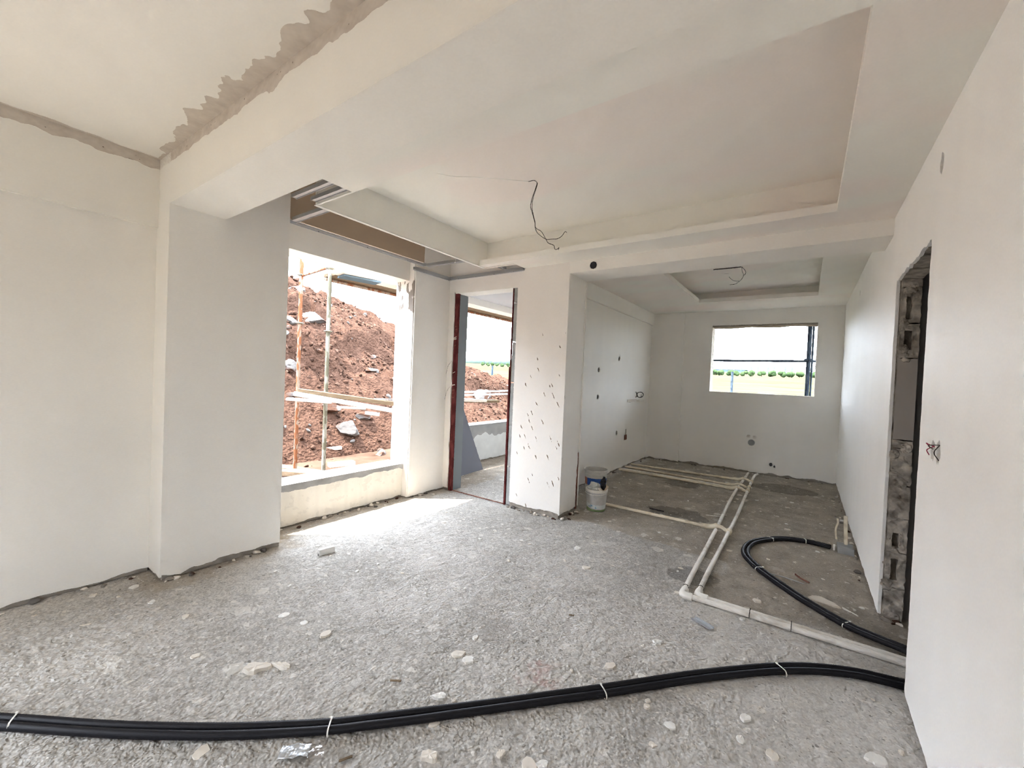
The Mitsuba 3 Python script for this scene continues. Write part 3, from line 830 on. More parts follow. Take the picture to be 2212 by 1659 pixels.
def mound_top(x, y):
    """Height of the earth heap."""
    yy = np.clip(y, -9, 30)
    crest = np.interp(yy, [-8, -3, 0, 1.5, 3.0, 5.2, 6.1, 7.4, 8.6, 10.2, 12.0, 13.2, 14.8, 18, 24], [4.0, 5.4, 5.4, 4.8, 3.75, 3.42, 3.30, 3.05, 2.75, 2.25, 1.55, 1.35, 1.15, 0.5, -0.8])  # unseen crest toward the left raised to block skylight on the pillar
    u = np.clip((-6.5 + 0.10 * (y - 4) * (y > 4) * 0 - x) / 4.0, -0.3, 3)
    rise = np.where(u < 1, np.clip(u, 0, 1) ** 0.9, 1 - 0.6 * (u - 1))
    q = np.stack([x, y, x * 0], -1)
    lump = 0.36 * (meshkit.fbm(q * 0.8, 4, 11) - 0.5) + 0.22 * np.abs(meshkit.fbm(q * 2.3, 4, 12) - 0.5) * 2 + 0.10 * (meshkit.fbm(q * 7, 4, 14) - 0.5)
    rag = 0.16 * (meshkit.fbm(q * 2.2, 5, 17) - 0.5) * 2
    for (yc, uc, wy, hh) in SCARPS:
        lump = lump + hh * np.exp(-((y - yc) / wy) ** 2) * np.clip((u - uc + rag) / 0.035, 0, 1) * np.clip(1 - (u - uc) / 0.42, 0, 1)
    return -0.16 + (crest + 0.16) * rise + lump * np.clip(u * 3.0, 0.04, 1)


k = struct('earth_mound', 'heap of red-brown excavated earth outside the window', 'heap of earth')
mx = axis([(-14.5, -11, 0.12), (-11, -6.3, 0.026), (-6.3, -5.0, 0.07)])
my = axis([(-9, 2.2, 0.15), (2.2, 7.6, 0.03), (7.6, 14, 0.045), (14, 16, 0.1), (16, 24, 0.3)])
put(k, grid_mesh(mx, my, mound_top), 'soil', 35)


def stone(scale, seed, rough=0.22, sub=2):
    s = trimesh.creation.icosphere(sub, 1.0)
    v = np.array(s.vertices)
    d = 1 + rough * 2 * (meshkit.fbm(v * 1.4 + seed * 7.1, 3, seed) - 0.5)
    v = v * d[:, None]
    # a few flat facets
    r = np.random.default_rng(seed)
    for _ in range(5):
        a = r.normal(size=3)
        a /= np.linalg.norm(a)
        over = np.maximum(v @ a - 0.62, 0)
        v -= over[:, None] * a
    if sub > 2:
        v *= (1 + 0.16 * (meshkit.fbm(v * 4.5 + seed, 4, seed + 1) - 0.5))[:, None]
    s.vertices = v * np.asarray(scale)
    return s


def rot(m, rz=0, rx=0, ry=0):
    m.apply_transform(trimesh.transformations.euler_matrix(rx, ry, rz))
    return m


# named rocks: (label, x, y, radius triple)
ROCKS = [('big grey-white boulder at the foot of the heap', -6.85, 4.58, (0.19, 0.25, 0.15)), ('pale boulder left of the big grey-white one', -7.15, 4.40, (0.12, 0.18, 0.12)),
         ('long white boulder high on the heap behind the orange pole', -9.05, 5.10, (0.24, 0.42, 0.16)), ('flat pale rock near the crest beside the orange pole', -9.9, 5.15, (0.14, 0.20, 0.10)),
         ('white rock half cut by the window edge', -8.7, 4.40, (0.13, 0.17, 0.13)), ('white rock lower left on the heap', -8.0, 4.10, (0.14, 0.17, 0.14)),
         ('slanted slab of rock right of the pale pole', -8.0, 5.85, (0.10, 0.20, 0.06)), ('rock on the right foot of the heap', -6.2, 4.85, (0.10, 0.17, 0.08)),
         ('brown-stained slab above the big boulder', -7.0, 5.0, (0.10, 0.16, 0.09)), ('flat boulder seen through the doorway', -7.6, 9.3, (0.22, 0.42, 0.16)),
         ('white block beyond the sill of the doorway room', -5.55, 7.0, (0.18, 0.30, 0.16))]
for i, (lab, x, y, r) in enumerate(ROCKS):
    s = rot(stone(r, 200 + i, 0.34, 4), RNG.random() * 0.8, 0.2 * RNG.random(), 0.3)
    s.apply_translation((x, y, float(mound_top(np.array([x]), np.array([y]))[0]) + r[2] * 0.35))
    single('rock', s, 'rock', lab, 'rock', 25)
vars_ = [stone((1, 1.2, 0.8), 300 + i, 0.5, 1) for i in range(6)]
for i in range(150):
    x, y = -6.4 - 4.2 * RNG.random(), 2.6 + 10 * RNG.random() ** 1.2
    r = 0.025 + 0.06 * RNG.random() ** 2.5
    s = rot(vars_[i % 6].copy(), 6.3 * RNG.random(), RNG.random(), RNG.random())
    s.apply_scale(r)
    s.apply_translation((x, y, float(mound_top(np.array([x]), np.array([y]))[0]) + 0.3 * r))
    single('pebble', s, 'rock', 'small pale stone in the red earth seen through the ' + ('big window' if y < 8.4 else 'doorway'), 'stone', 40, 'small stones in the heap of earth seen through the ' + ('big window' if y < 8.4 else 'doorway'))
cl, cx_ = [], []
N = 15000
X = -6.2 - 4.9 * RNG.random(N)
Y = 2.3 + 11 * RNG.random(N)
q = np.stack([X, Y, X * 0], -1)
U = (-6.5 - X) / 4.0
at = np.zeros(N)
for (yc, uc, wy, hh) in SCARPS:
    at = np.maximum(at, np.exp(-((Y - yc) / (wy * 1.1)) ** 2) * np.exp(-((U - uc + 0.01) / 0.07) ** 2))
keep = 0.55 * meshkit.fbm(q * 1.1, 3, 21) + 0.35 * RNG.random(N) + 0.42 * at > 0.545
Z = mound_top(X, Y)
for x, y, zz in zip(X[keep], Y[keep], Z[keep]):
    r = 0.008 + 0.045 * RNG.random() ** 3
    s = vars_[RNG.integers(6)]
    cl.append((np.array(s.vertices) @ trimesh.transformations.euler_matrix(*(6.3 * RNG.random(3)))[:3, :3].T * r + (x, y, zz + 0.4 * r), s.faces))
off, V, Fc = 0, [], []
for v, f in cl:
    V.append(v)
    Fc.append(np.array(f) + off)
    off += len(v)
single('earth_clods', trimesh.Trimesh(np.vstack(V), np.vstack(Fc), process=False), 'clod', 'crumbled dark clods of earth all over the heap', 'earth clods', False, None, 'stuff')

# ------------------------------------------------------------------ scaffold
k = thing('scaffold', 'tubular scaffold frame with an orange and a pale upright outside the window', 'scaffold')
put(k + '__upright', tube([(-5.5, 2.91, 0.02), (-5.5, 2.91, 3.6)], 0.024, 14, 0.5), 'pole_rusty', 40)
put(k + '__upright', tube([(-4.90, 2.95, 0.0), (-4.90, 2.95, 2.68)], 0.024, 14, 0.5), 'pole_pale', 40)
put(k + '__transom', tube([(-5.5, 2.91, 2.60), (-4.90, 2.95, 2.66)], 0.016, 10, 0.3), 'pole_rusty', 40)
for (x, y, zz) in ((-5.5, 2.91, 2.61), (-4.90, 2.95, 2.64), (-5.5, 2.91, 1.98), (-4.90, 2.95, 1.86), (-5.5, 2.91, 1.02), (-4.90, 2.95, 1.0)):
    put(k + '__coupler', lathe([(0, -0.012), (0.034, -0.012), (0.055, 0), (0.034, 0.012), (0, 0.012)], (x, y, zz), 12), 'pole_pale', 30)
put(k + '__base_plate', box(-5.57, -5.43, 2.84, 2.98, 0.0, 0.02), 'pole_rusty')
put(k + '__base_plate', box(-4.97, -4.83, 2.88, 3.02, -0.04, -0.02), 'pole_pale')
k = thing('scaffold', 'dark scaffold upright with its deck outside the window behind the doorway', 'scaffold')
put(k + '__upright', tube([(-5.15, 5.02, -0.1), (-5.15, 5.02, 3.3)], 0.024, 14, 0.5), 'pole_dark', 40)
put(k + '__coupler', lathe([(0, -0.012), (0.034, -0.012), (0.055, 0), (0.034, 0.012), (0, 0.012)], (-5.15, 5.02, 1.98), 12), 'pole_dark', 30)
put(k + '__ledger', tube([(-5.0, 2.95, 2.52), (-5.0, 9.0, 2.52)], 0.02, 10, 0.8), 'pole_rusty', 40)
for i, (x, y1, lab) in enumerate(((-4.25, 3.60, 'scaffold board of the upper deck nearest the wall'), (-4.66, 8.6, 'middle scaffold board of the upper deck'), (-4.93, 8.6, 'outermost scaffold board of the upper deck with a brown edge'))):
    single('scaffold_board', obox((x, 2.80 + 0.08 * i, 2.57), (x + 0.005, y1, 2.57), 0.25, 0.04, bevel=0.004), 'board_edge' if i < 2 else 'plank_wood', lab, 'plank')
single('steel_plank', obox((-4.72, 2.98, 2.535), (-4.62, 3.45, 2.535), 0.20, 0.02), 'steel_blue', 'blue-grey steel plank under the upper deck by the pale pole', 'plank')
single('scaffold_board', obox((-4.75, 2.47, 1.098), (-4.08, 3.42, 0.905), 0.05, 0.05, bevel=0.004), 'board_edge', 'pale squared timber crossing in front of both poles', 'timber')
single('scaffold_board', obox((-4.95, 2.63, 1.12), (-4.20, 3.60, 0.97), 0.12, 0.05, bevel=0.004), 'plank_wood', 'brown plank lying just behind the pale timber', 'plank')
single('scaffold_board', obox((-5.0, 2.52, 1.02), (-4.72, 2.92, 0.99), 0.14, 0.03, bevel=0.004), 'board_edge', 'short pale board below the timber between the poles', 'board')
single('scrap_board', rot(obox((-4.70, 2.98, 0.93), (-4.50, 3.25, 0.915), 0.10, 0.02, bevel=0.003), 0), 'board_edge', 'scrap of white board hanging below the pale timber', 'board scrap')
single('scrap_tube', tube([(-4.53, 3.26, 0.86), (-4.42, 3.40, 0.84)], 0.022, 12, 0.1), 'white_plastic', 'short white tube end under the pale timber', 'tube', 40)
for i in range(3):
    single('metal_profile', obox((-4.62, 3.42 + 0.02 * i, 0.985 + 0.020 * i), (-4.32 - 0.05 * i, 3.64 , 0.985 + 0.022 * i), 0.05, 0.012), 'galvanized', ('lowest', 'middle', 'topmost')[i] + ' galvanized profile lying at the end of the pale timber', 'metal profile', False, 'profiles beside the window pier')
for i, (a, b, w, mt, lab) in enumerate((((-4.95, 4.55, 0.985), (-4.85, 6.0, 0.93), 0.22, 'board_edge', 'wide pale plank outside the window behind the doorway'), ((-4.98, 5.3, 0.93), (-4.9, 6.5, 0.90), 0.15, 'plank_wood', 'brown plank end below the wide pale plank'))):
    single('scaffold_board', obox(a, b, w, 0.05, bevel=0.004), mt, lab, 'plank')
for i in range(2):
    single('metal_profile', obox((-5.27, 5.0, 1.0 + 0.05 * i), (-5.42, 7.6, 1.0 + 0.07 * i), 0.06, 0.03), 'galvanized', ('lower', 'upper')[i] + ' one of the long galvanized profiles seen through the doorway', 'metal profile', False, 'profiles seen through the doorway')
GP = [((-6.2, 2.75, 0.02), (-5.0, 3.05, 0.03), 0.16, 'plank_wood', 'plank on the ground under the orange pole'), ((-5.95, 2.5, 0.03), (-4.95, 2.98, 0.04), 0.12, 'plank_wood', 'narrower plank on the ground beside the orange pole'),
      ((-7.0, 3.1, 0.0), (-6.6, 4.3, 0.02), 0.05, 'board_edge', 'white batten on the ground behind the orange pole'), ((-5.6, 3.45, 0.0), (-5.5, 3.8, 0.0), 0.12, 'white_plastic', 'white block on the ground right of the pale pole'),
      ((-5.3, 2.2, 0.02), (-4.7, 2.5, 0.03), 0.04, 'rust_red', 'red bar on the ground at the left window edge')]
for a, b, w, mt, lab in GP:
    single('ground_plank', obox(a, b, w, 0.06, bevel=0.004), mt, lab, 'plank')
k = thing('scaffold', 'dark scaffold poles outside the kitchen window', 'scaffold')
put(k + '__upright', tube([(0.02, 8.6, 0.2), (0.02, 8.6, 3.4)], 0.03, 12, 0.5), 'pole_dark', 40)
put(k + '__upright', tube([(0.068, 8.60, 0.2), (0.068, 8.60, 3.4)], 0.014, 12, 0.5), 'pole_dark', 40)
put(k + '__ledger', tube([(-2.2, 8.6, 1.85), (1.5, 8.6, 1.865)], 0.018, 10, 0.8), 'pole_dark', 40)
put(k + '__coupler', lathe([(0, -0.02), (0.05, -0.02), (0.07, 0), (0.05, 0.02), (0, 0.02)], (0.02, 8.6, 1.88), 12), 'pole_dark', 30)
put(k + '__wedge', obox((0.12, 8.6, 1.72), (0.12, 8.6, 1.93), 0.02, 0.01, (1, 0, 0)), 'pole_dark')

# ------------------------------------------------------------------ far field: trees, fence, towers
def tree_mesh(r, h, seed):
    rr = np.random.default_rng(seed)
    parts = []
    for i in range(9):
        s = trimesh.creation.icosphere(1, 1.0)
        v = np.array(s.vertices) * (1 + 0.5 * (meshkit.fbm(np.array(s.vertices) * 2.2 + seed + i, 3, seed) - 0.5))[:, None]
        s.vertices = v * r * rr.uniform(0.42, 0.62)
        a = rr.uniform(0, 6.28)
        s.apply_translation((0.5 * r * math.cos(a), 0.5 * r * math.sin(a), h * (0.35 + 0.45 * rr.random())))
        parts.append(s)
    return cat(*parts), trimesh.creation.cylinder(r * 0.09, h * 0.5, sections=7, transform=trimesh.transformations.translation_matrix((0, 0, h * 0.2)))


def far(ax, dist):
    """Point at plan angle ax (radians left of +y) and distance."""
    return -math.sin(ax) * dist, math.cos(ax) * dist


TREES = [(-32.4, 200), (-29.9, 197), (-27.0, 203), (-24.3, 199), (-21.4, 201), (-18.3, 198), (-15.0, 200), (-11.5, 204), (-8.1, 200), (-5.0, 197), (-2.0, 200), (2.0, 203), (5.5, 199),
         (-126.2, 155.2), (-124.2, 156.6), (-122.4, 157.7), (-120.6, 159), (-118.5, 160.3), (-116.2, 161.6), (-114.0, 162.7), (-111.5, 165)]
for i, (x, y) in enumerate(TREES):
    bed = x < -60
    g = 'row of trees beyond the meadow through the doorway' if bed else 'row of trees beyond the meadow through the kitchen window'
    nth = ['first', 'second', 'third', 'fourth', 'fifth', 'sixth', 'seventh', 'eighth', 'ninth', 'tenth', 'eleventh', 'twelfth', 'thirteenth'][i - 13 if bed else i]
    k = thing('tree', nth + ' tree from the left in the far row seen through the ' + ('doorway' if bed else 'kitchen window'), 'tree', g)
    crown, trunk = tree_mesh(0.95 if bed else 1.5, 1.9 if bed else 2.3, 400 + i)
    z = 4.9 if bed else 4.75
    z = float(ground_z(np.array([x]), np.array([y]))[0])
    crown.apply_translation((x, y, z))
    trunk.apply_translation((x, y, z))
    put(k + '__crown', crown, 'tree_leaf', 60)
    put(k + '__trunk', trunk, 'tree_bark')
k = struct('forest_ridge', 'wooded ridge on the horizon seen through the doorway', 'hill')
rp = []
for i in range(90):
    t = i / 89
    x, y = -390 + 110 * t, 430 + 130 * t
    s = trimesh.creation.icosphere(1, 1.0)
    s.apply_scale((9, 9, 5 + 3 * RNG.random()))
    s.apply_translation((x + 12 * RNG.random(), y + 12 * RNG.random(), float(ground_z(np.array([x]), np.array([y]))[0]) + 1 + 3 * t))
    rp.append(s)
put(k, cat(*rp), 'far_forest', 60)
for i, (x, w, lab) in enumerate(((-61.7, 12.3, 'leftmost of the three far apartment towers'), (-41.3, 11.2, 'middle one of the three far apartment towers'), (-20.4, 11.9, 'rightmost of the three far apartment towers'))):
    k = thing('apartment_tower', lab, 'building')
    put(k + '__body', box(x - w / 2, x + w / 2, 700, 710, 14, 31.0 - i), 'tower_wall')
    for sx in (-1, 1):
        for q in range(9):
            put(k + '__window', box(x + sx * (w / 2 - 2.0) - 1.1, x + sx * (w / 2 - 2.0) + 1.1, 699.6, 700.1, 15.5 + 1.65 * q, 16.5 + 1.65 * q), 'tower_window')
k = thing('long_hall', 'long low blue-grey hall left of the far apartment towers', 'building')
put(k + '__body', box(-121, -74, 700, 730, 14, 24.5), 'hall_blue')
put(k + '__roof', box(-123, -72, 699, 731, 24.5, 25.4), 'tower_window')
for i in range(5):
    put(k + '__tower', box(-118 + 9.5 * i, -116 + 9.5 * i, 699, 702, 24, 28 - (i % 2) * 1.5), 'hall_blue')
single('field_post', tube([(-3.2, 24.8, 0.2), (-3.2, 24.8, 2.13)], 0.06, 8, 0.5), 'pole_dark', 'dark post standing in the meadow through the kitchen window', 'post', 40)
single('field_post', tube([(-36.77, 47.4, 0.8), (-36.77, 47.4, 2.77)], 0.14, 8, 0.5), 'pole_dark', 'dark post in the meadow seen through the doorway', 'post', 40)
k = thing('wire_fence', 'sagging wire mesh fence in the meadow beyond the kitchen window', 'fence')
P0, P1 = np.array([-1.9, 24.0]), np.array([1.6, 19.0])
for i in range(26):
    p = P0 + (P1 - P0) * i / 25
    z = float(ground_z(p[:1], p[1:])[0])
    put(k + '__picket', tube([(p[0], p[1], z - 0.1), (p[0], p[1], z + 0.85)], 0.012, 5, 1.0), 'fence_wire')
for j in range(5):
    pts = [(*(P0 + (P1 - P0) * t), float(ground_z(*(np.array([w]) for w in (P0 + (P1 - P0) * t)))[0]) + 0.1 + 0.18 * j) for t in np.linspace(0, 1, 9)]
    put(k + '__wire', tube(pts, 0.010, 4), 'fence_wire')

# ------------------------------------------------------------------ water pipes
R = 0.0165
k = thing('water_pipes', 'branching network of dusty white water pipes across the kitchen floor', 'pipes')


def zpts(pts, z=R + 0.002):
    return [(x, y, z) for x, y in pts]


PA = [(-0.601, 2.924), (-0.613, 3.336), (-0.625, 3.905), (-0.639, 4.394)], [(-0.640, 4.52), (-0.672, 5.326), (-0.684, 5.848), (-0.690, 6.30)], [(-0.692, 6.30), (-0.690, 6.60)], [(-0.690, 6.60), (-0.686, 7.0), (-0.684, 7.62)]
PB = [(-0.518, 2.972), (-0.525, 3.430), (-0.527, 3.992), (-0.531, 4.40)], [(-0.531, 4.46), (-0.533, 4.913), (-0.545, 5.473), (-0.560, 6.135), (-0.565, 6.32)], [(-0.565, 6.32), (-0.570, 6.55), (-0.580, 6.95), (-0.587, 7.4)]
for s in PA + PB:
    put(k + '__pipe', tube(zpts(s), R, 14, 0.12), 'pipe_white', 40)


def cross(y0, x0, x1, y1, mat, y_mid=None):
    """A branch along x: teed into the left pipe, humped over it and on to the right pipe."""
    pts = [(x0, y0, R), ((x0 + x1) / 2, (y0 + y1) / 2, R), (x1 - 0.10, y1, R)]
    put(k + '__pipe', tube(pts, R, 14, 0.12), mat, 40)
    put(k + '__fitting', tube([(x1 - 0.11, y1, R), (x1 - 0.03, y1, R + 0.004), (x1 + 0.03, y1, R + 0.03)], 0.024, 14, 0.03), mat, 40)
    put(k + '__crossover', tube([(x1 + 0.02, y1, R + 0.026), (x1 + 0.07, y1 - 0.004, R + 0.022), (x1 + 0.10, y1 - 0.008, R + 0.006), (x1 + 0.13, y1 - 0.01, R + 0.002)], R * 1.05, 14, 0.02), mat, 40)


cross(4.44, -1.90, -0.665, 4.452, 'pipe_yellowed')
cross(6.330, -2.33, -0.715, 6.325, 'pipe_yellowed')
cross(6.62, -2.33, -0.715, 6.53, 'pipe_yellowed')
cross(6.88, -2.33, -0.71, 6.985, 'pipe_yellowed')
put(k + '__pipe', tube([(-2.33, 6.40, R), (-1.5, 6.40, R), (-0.75, 6.37, R)], R, 14, 0.12), 'pipe_white', 40)
for (x, y) in ((-0.531, 4.43), (-0.565, 6.32), (-0.570, 6.53), (-0.582, 6.96)):
    put(k + '__tee', tube([(x + 0.002, y - 0.04, R + 0.002), (x, y + 0.04, R + 0.002)], 0.025, 14, 0.03), 'pipe_yellowed', 40)
put(k + '__elbow', cat(tube([(-0.600, 2.985, R), (-0.600, 2.925, R), (-0.59, 2.905, R), (-0.54, 2.905, R)], 0.0245, 14, 0.02)), 'white_plastic', 40)
put(k + '__elbow', cat(tube([(-0.518, 3.02, R), (-0.516, 2.968, R), (-0.500, 2.952, R), (-0.455, 2.950, R)], 0.0245, 14, 0.02)), 'white_plastic', 40)
put(k + '__pipe', tube(zpts([(-0.56, 2.904), (-0.212, 2.908), (0.182, 2.912), (0.60, 2.918)]), R, 14, 0.12), 'pipe_white', 40)
put(k + '__pipe', tube(zpts([(-0.47, 2.950), (-0.212, 2.946), (0.182, 2.950), (0.60, 2.955)]), R, 14, 0.12), 'pipe_white', 40)
for x in (-0.215, -0.005):
    put(k + '__binding_wire', tube([(x, 2.885, 0.012), (x, 2.89, 0.034), (x, 2.93, 0.039), (x, 2.966, 0.034), (x, 2.968, 0.012)], 0.0022, 6, 0.01), 'wire_dark', True)
for (x, y) in ((-0.604, 3.02), (-0.520, 3.07)):
    put(k + '__binding_wire', tube([(x - 0.018, y, 0.012), (x - 0.012, y, 0.032), (x, y, 0.0375), (x + 0.012, y, 0.032), (x + 0.018, y, 0.012)], 0.002, 6, 0.01), 'wire_dark', True)
put(k + '__riser', tube([(-0.587, 7.38, R), (-0.575, 7.5, R + 0.01), (-0.56, 7.66, R)], R, 12, 0.05), 'pipe_white', 40)

# ------------------------------------------------------------------ black hoses with cable ties
H = 0.0158


def corrugated(pts, r, pitch=0.0105):
    p = spline(pts, pitch / 2)
    rr = r * np.where(np.arange(len(p)) % 2, 1.0, 0.93)
    return tube(p, rr, 12)


def tie(key, c, d, span, label=None):
    """A white cable tie: a flat band around both hoses at c; d along the bundle."""
    d = np.asarray(d, float) / np.linalg.norm(d)
    s = np.array([-d[1], d[0], 0])
    loop = []
    for a in np.linspace(0, 2 * np.pi, 25):
        u, w = math.cos(a), math.sin(a)
        loop.append(np.asarray(c) + s * (np.sign(u) * (span / 2) + (H + 0.002) * u) * (1 if abs(u) > 1e-6 else 0) + np.array([0, 0, 1]) * (H + 0.002) * w)
    loop = np.array(loop)
    rows = []
    for o in (-0.0028, 0.0028):
        rows.append(loop + d * o)
    n = len(loop)
    v = np.vstack(rows)
    f = []
    for i in range(n - 1):
        f += [[i, i + 1, n + i + 1], [i, n + i + 1, n + i]]
    inner = v - (v - np.asarray(c)) * 0.05
    vv = np.vstack([v, inner])
    ff = np.vstack([f, np.array(f)[:, ::-1] + 2 * n])
    head = obox(np.asarray(c) + s * (span / 2 + H * 0.3) + np.array([0, 0, H + 0.003]), np.asarray(c) + s * (span / 2 + H * 0.3 + 0.008) + np.array([0, 0, H + 0.003]), 0.008, 0.006)
    put(key + '__cable_tie', cat(trimesh.Trimesh(vv, ff, process=False), head), 'white_plastic')


FB = [(-2.75, 0.02), (-2.60, 0.10), (-2.453, 0.197), (-2.300, 0.298), (-2.148, 0.397), (-1.981, 0.514), (-1.771, 0.673), (-1.603, 0.814), (-1.451, 0.951), (-1.356, 1.051), (-1.234, 1.184), (-1.106, 1.321), (-0.973, 1.467), (-0.834, 1.622), (-0.688, 1.785), (-0.535, 1.962), (-0.372, 2.149), (-0.197, 2.332), (-0.050, 2.474), (0.101, 2.590), (0.251, 2.671), (0.358, 2.704), (0.440, 2.722), (0.62, 2.76)]
fb = np.array(FB)
tg = np.gradient(fb, axis=0)
tg /= np.linalg.norm(tg, axis=1, keepdims=True)
side = np.stack([tg[:, 1], -tg[:, 0]], -1)
gap = 0.0335 + 0.006 * (meshkit.fbm(np.stack([np.arange(len(fb)) * 0.6, np.zeros(len(fb)), np.zeros(len(fb))], -1), 2, 3) - 0.5)
ff_ = fb + side * gap[:, None]
k = thing('hose_bundle', 'pair of black corrugated hoses tied together across the foreground floor', 'hoses')
put(k + '__hose', corrugated([(x, y, H + 0.002) for x, y in fb], H), 'black_rubber', 60)
put(k + '__hose', corrugated([(x, y, H + 0.001) for x, y in ff_], H), 'black_rubber', 60)
for (x, y, twist) in ((-2.392, 0.235, 0.5), (-1.448, 0.938, 0.0), (-0.682, 1.772, 0.0), (-0.045, 2.455, 0.1)):
    i = int(np.argmin(np.hypot(fb[:, 0] - x, fb[:, 1] - y)))
    a = math.atan2(tg[i][1], tg[i][0]) + twist
    tie(k, (x + side[i][0] * 0.014, y + side[i][1] * 0.014, H + 0.002), (math.cos(a), math.sin(a), 0), 0.0335)
LP = [(0.245, 4.636), (0.14, 4.655), (0.059, 4.651), (-0.092, 4.595), (-0.213, 4.469), (-0.315, 4.296), (-0.352, 4.094), (-0.338, 3.930), (-0.282, 3.791), (-0.222, 3.688), (-0.133, 3.570), (-0.054, 3.473), (0.065, 3.342), (0.261, 3.163), (0.393, 3.066), (0.491, 2.996), (0.64, 2.90)]
lp = np.array(LP)
tg2 = np.gradient(lp, axis=0)
tg2 /= np.linalg.norm(tg2, axis=1, keepdims=True)
sd2 = np.stack([-tg2[:, 1], tg2[:, 0]], -1)
k = thing('hose_bundle', 'pair of black hoses curving in a loop between the pipes and the right wall', 'hoses')
lz = H + 0.0015 + np.array([0] * (len(lp) - 4) + [0.004, 0.020, 0.036, 0.037])
put(k + '__hose', corrugated(np.c_[lp - sd2 * 0.017, lz], H), 'black_rubber', 60)
put(k + '__hose', corrugated(np.c_[lp + sd2 * 0.017, lz], H), 'black_rubber', 60)
for (x, y) in ((-0.20, 4.48), (0.059, 4.651), (-0.222, 3.688), (0.261, 3.163)):
    i = int(np.argmin(np.hypot(lp[:, 0] - x, lp[:, 1] - y)))
    tie(k, (x, y, H + 0.002), (tg2[i][0], tg2[i][1], 0), 0.034)
k = thing('hose_stub', 'grey-topped socket stub at the end of the looped hoses', 'pipe stub')
put(k + '__socket', obox((0.262, 4.634, 0.02), (0.275, 4.632, 0.02), 0.02, 0.055), 'white_plastic')
put(k + '__mortar_pad', lumpy(box(0.29, 0.40, 4.58, 4.72, -0.005, 0.05), 0.02, 0.008, 20, 5), 'screed', 40)
single('riser_pipe', tube([(0.352, 4.69, 0.02), (0.345, 4.69, 0.15), (0.338, 4.69, 0.30)], 0.014, 12, 0.05), 'pipe_yellowed', 'yellowed pipe rising from the floor beside the right wall', 'pipe', 40)
single('riser_wire', tube([(0.30, 4.95, 0.01), (0.29, 4.95, 0.10), (0.305, 4.96, 0.16), (0.30, 4.97, 0.2)], 0.008, 8, 0.03), 'pipe_yellowed', 'thin bent conduit behind the yellowed riser pipe', 'conduit', 40)

# ------------------------------------------------------------------ buckets
def bucket(name, x, y, h, rb, rt, mat, label):
    key = thing(name, label, 'bucket')
    prof = [(0, 0.004), (rb - 0.006, 0.004), (rb, 0.010), (rt, h - 0.03), (rt + 0.006, h - 0.028), (rt + 0.007, h - 0.004), (rt + 0.002, h), (rt - 0.004, h - 0.002), (rt - 0.006, h - 0.03), (rb - 0.004, 0.02), (0, 0.018)]
    put(key + '__pail', lathe(prof, (x, y, 0), 44), mat, 40)
    hz = h - 0.035
    put(key + '__handle', tube([(x + rt + 0.006, y, hz), (x + rt * 0.8, y - rt * 0.72, hz - 0.01), (x, y - rt - 0.012, hz - 0.015), (x - rt * 0.8, y - rt * 0.72, hz - 0.01), (x - rt - 0.006, y, hz)], 0.0025, 6, 0.02), 'white_plastic', True)
    return key


bx, by = -1.79, 4.225
bucket('bucket', bx, by, 0.235, 0.098, 0.112, 'bucket_plastic', 'grey plastic bucket with a white rim and green base beside the pillar')
rag = stone((0.075, 0.06, 0.045), 501, 0.5, 3)
rag.apply_translation((bx - 0.04, by + 0.01, 0.245))
single('rag', lumpy(rag, 0.008, 0.016, 34, 9), 'rag_cloth', 'crumpled pale rag bulging out of the front bucket', 'rag', 60)
for i, (dx, dy, rr, mt, lab) in enumerate(((0.0, -0.045, 0.04, 'rag_cloth', 'pale lump in the front of the grey bucket'), (0.045, -0.03, 0.04, 'plaster_chip', 'plaster lump on the right in the grey bucket'), (-0.06, -0.05, 0.035, 'rag_cloth', 'pale lump on the left in the grey bucket'))):
    s = stone((rr, rr, rr * 0.8), 510 + i, 0.3, 2)
    s.apply_translation((bx + dx, by + dy, 0.222))
    single('plaster_lump', s, mt, lab, 'lump', 50)
bag = stone((0.034, 0.022, 0.075), 520, 0.9, 4)
bag.apply_translation((bx + 0.05, by + 0.045, 0.27))
single('black_bag', lumpy(bag, 0.008, 0.022, 34, 19), 'black_plastic', 'scrap of black plastic bag standing in the grey bucket', 'plastic bag', False)
card = obox((bx + 0.07, by + 0.02, 0.20), (bx + 0.098, by + 0.05, 0.27), 0.07, 0.006)
single('cardboard_scrap', card, 'brown_paper', 'piece of brown cardboard in the grey bucket', 'cardboard')
bucket('bucket', -2.13, 4.98, 0.27, 0.125, 0.142, 'bucket_plastic_blue', 'white bucket with a blue band behind the grey bucket')

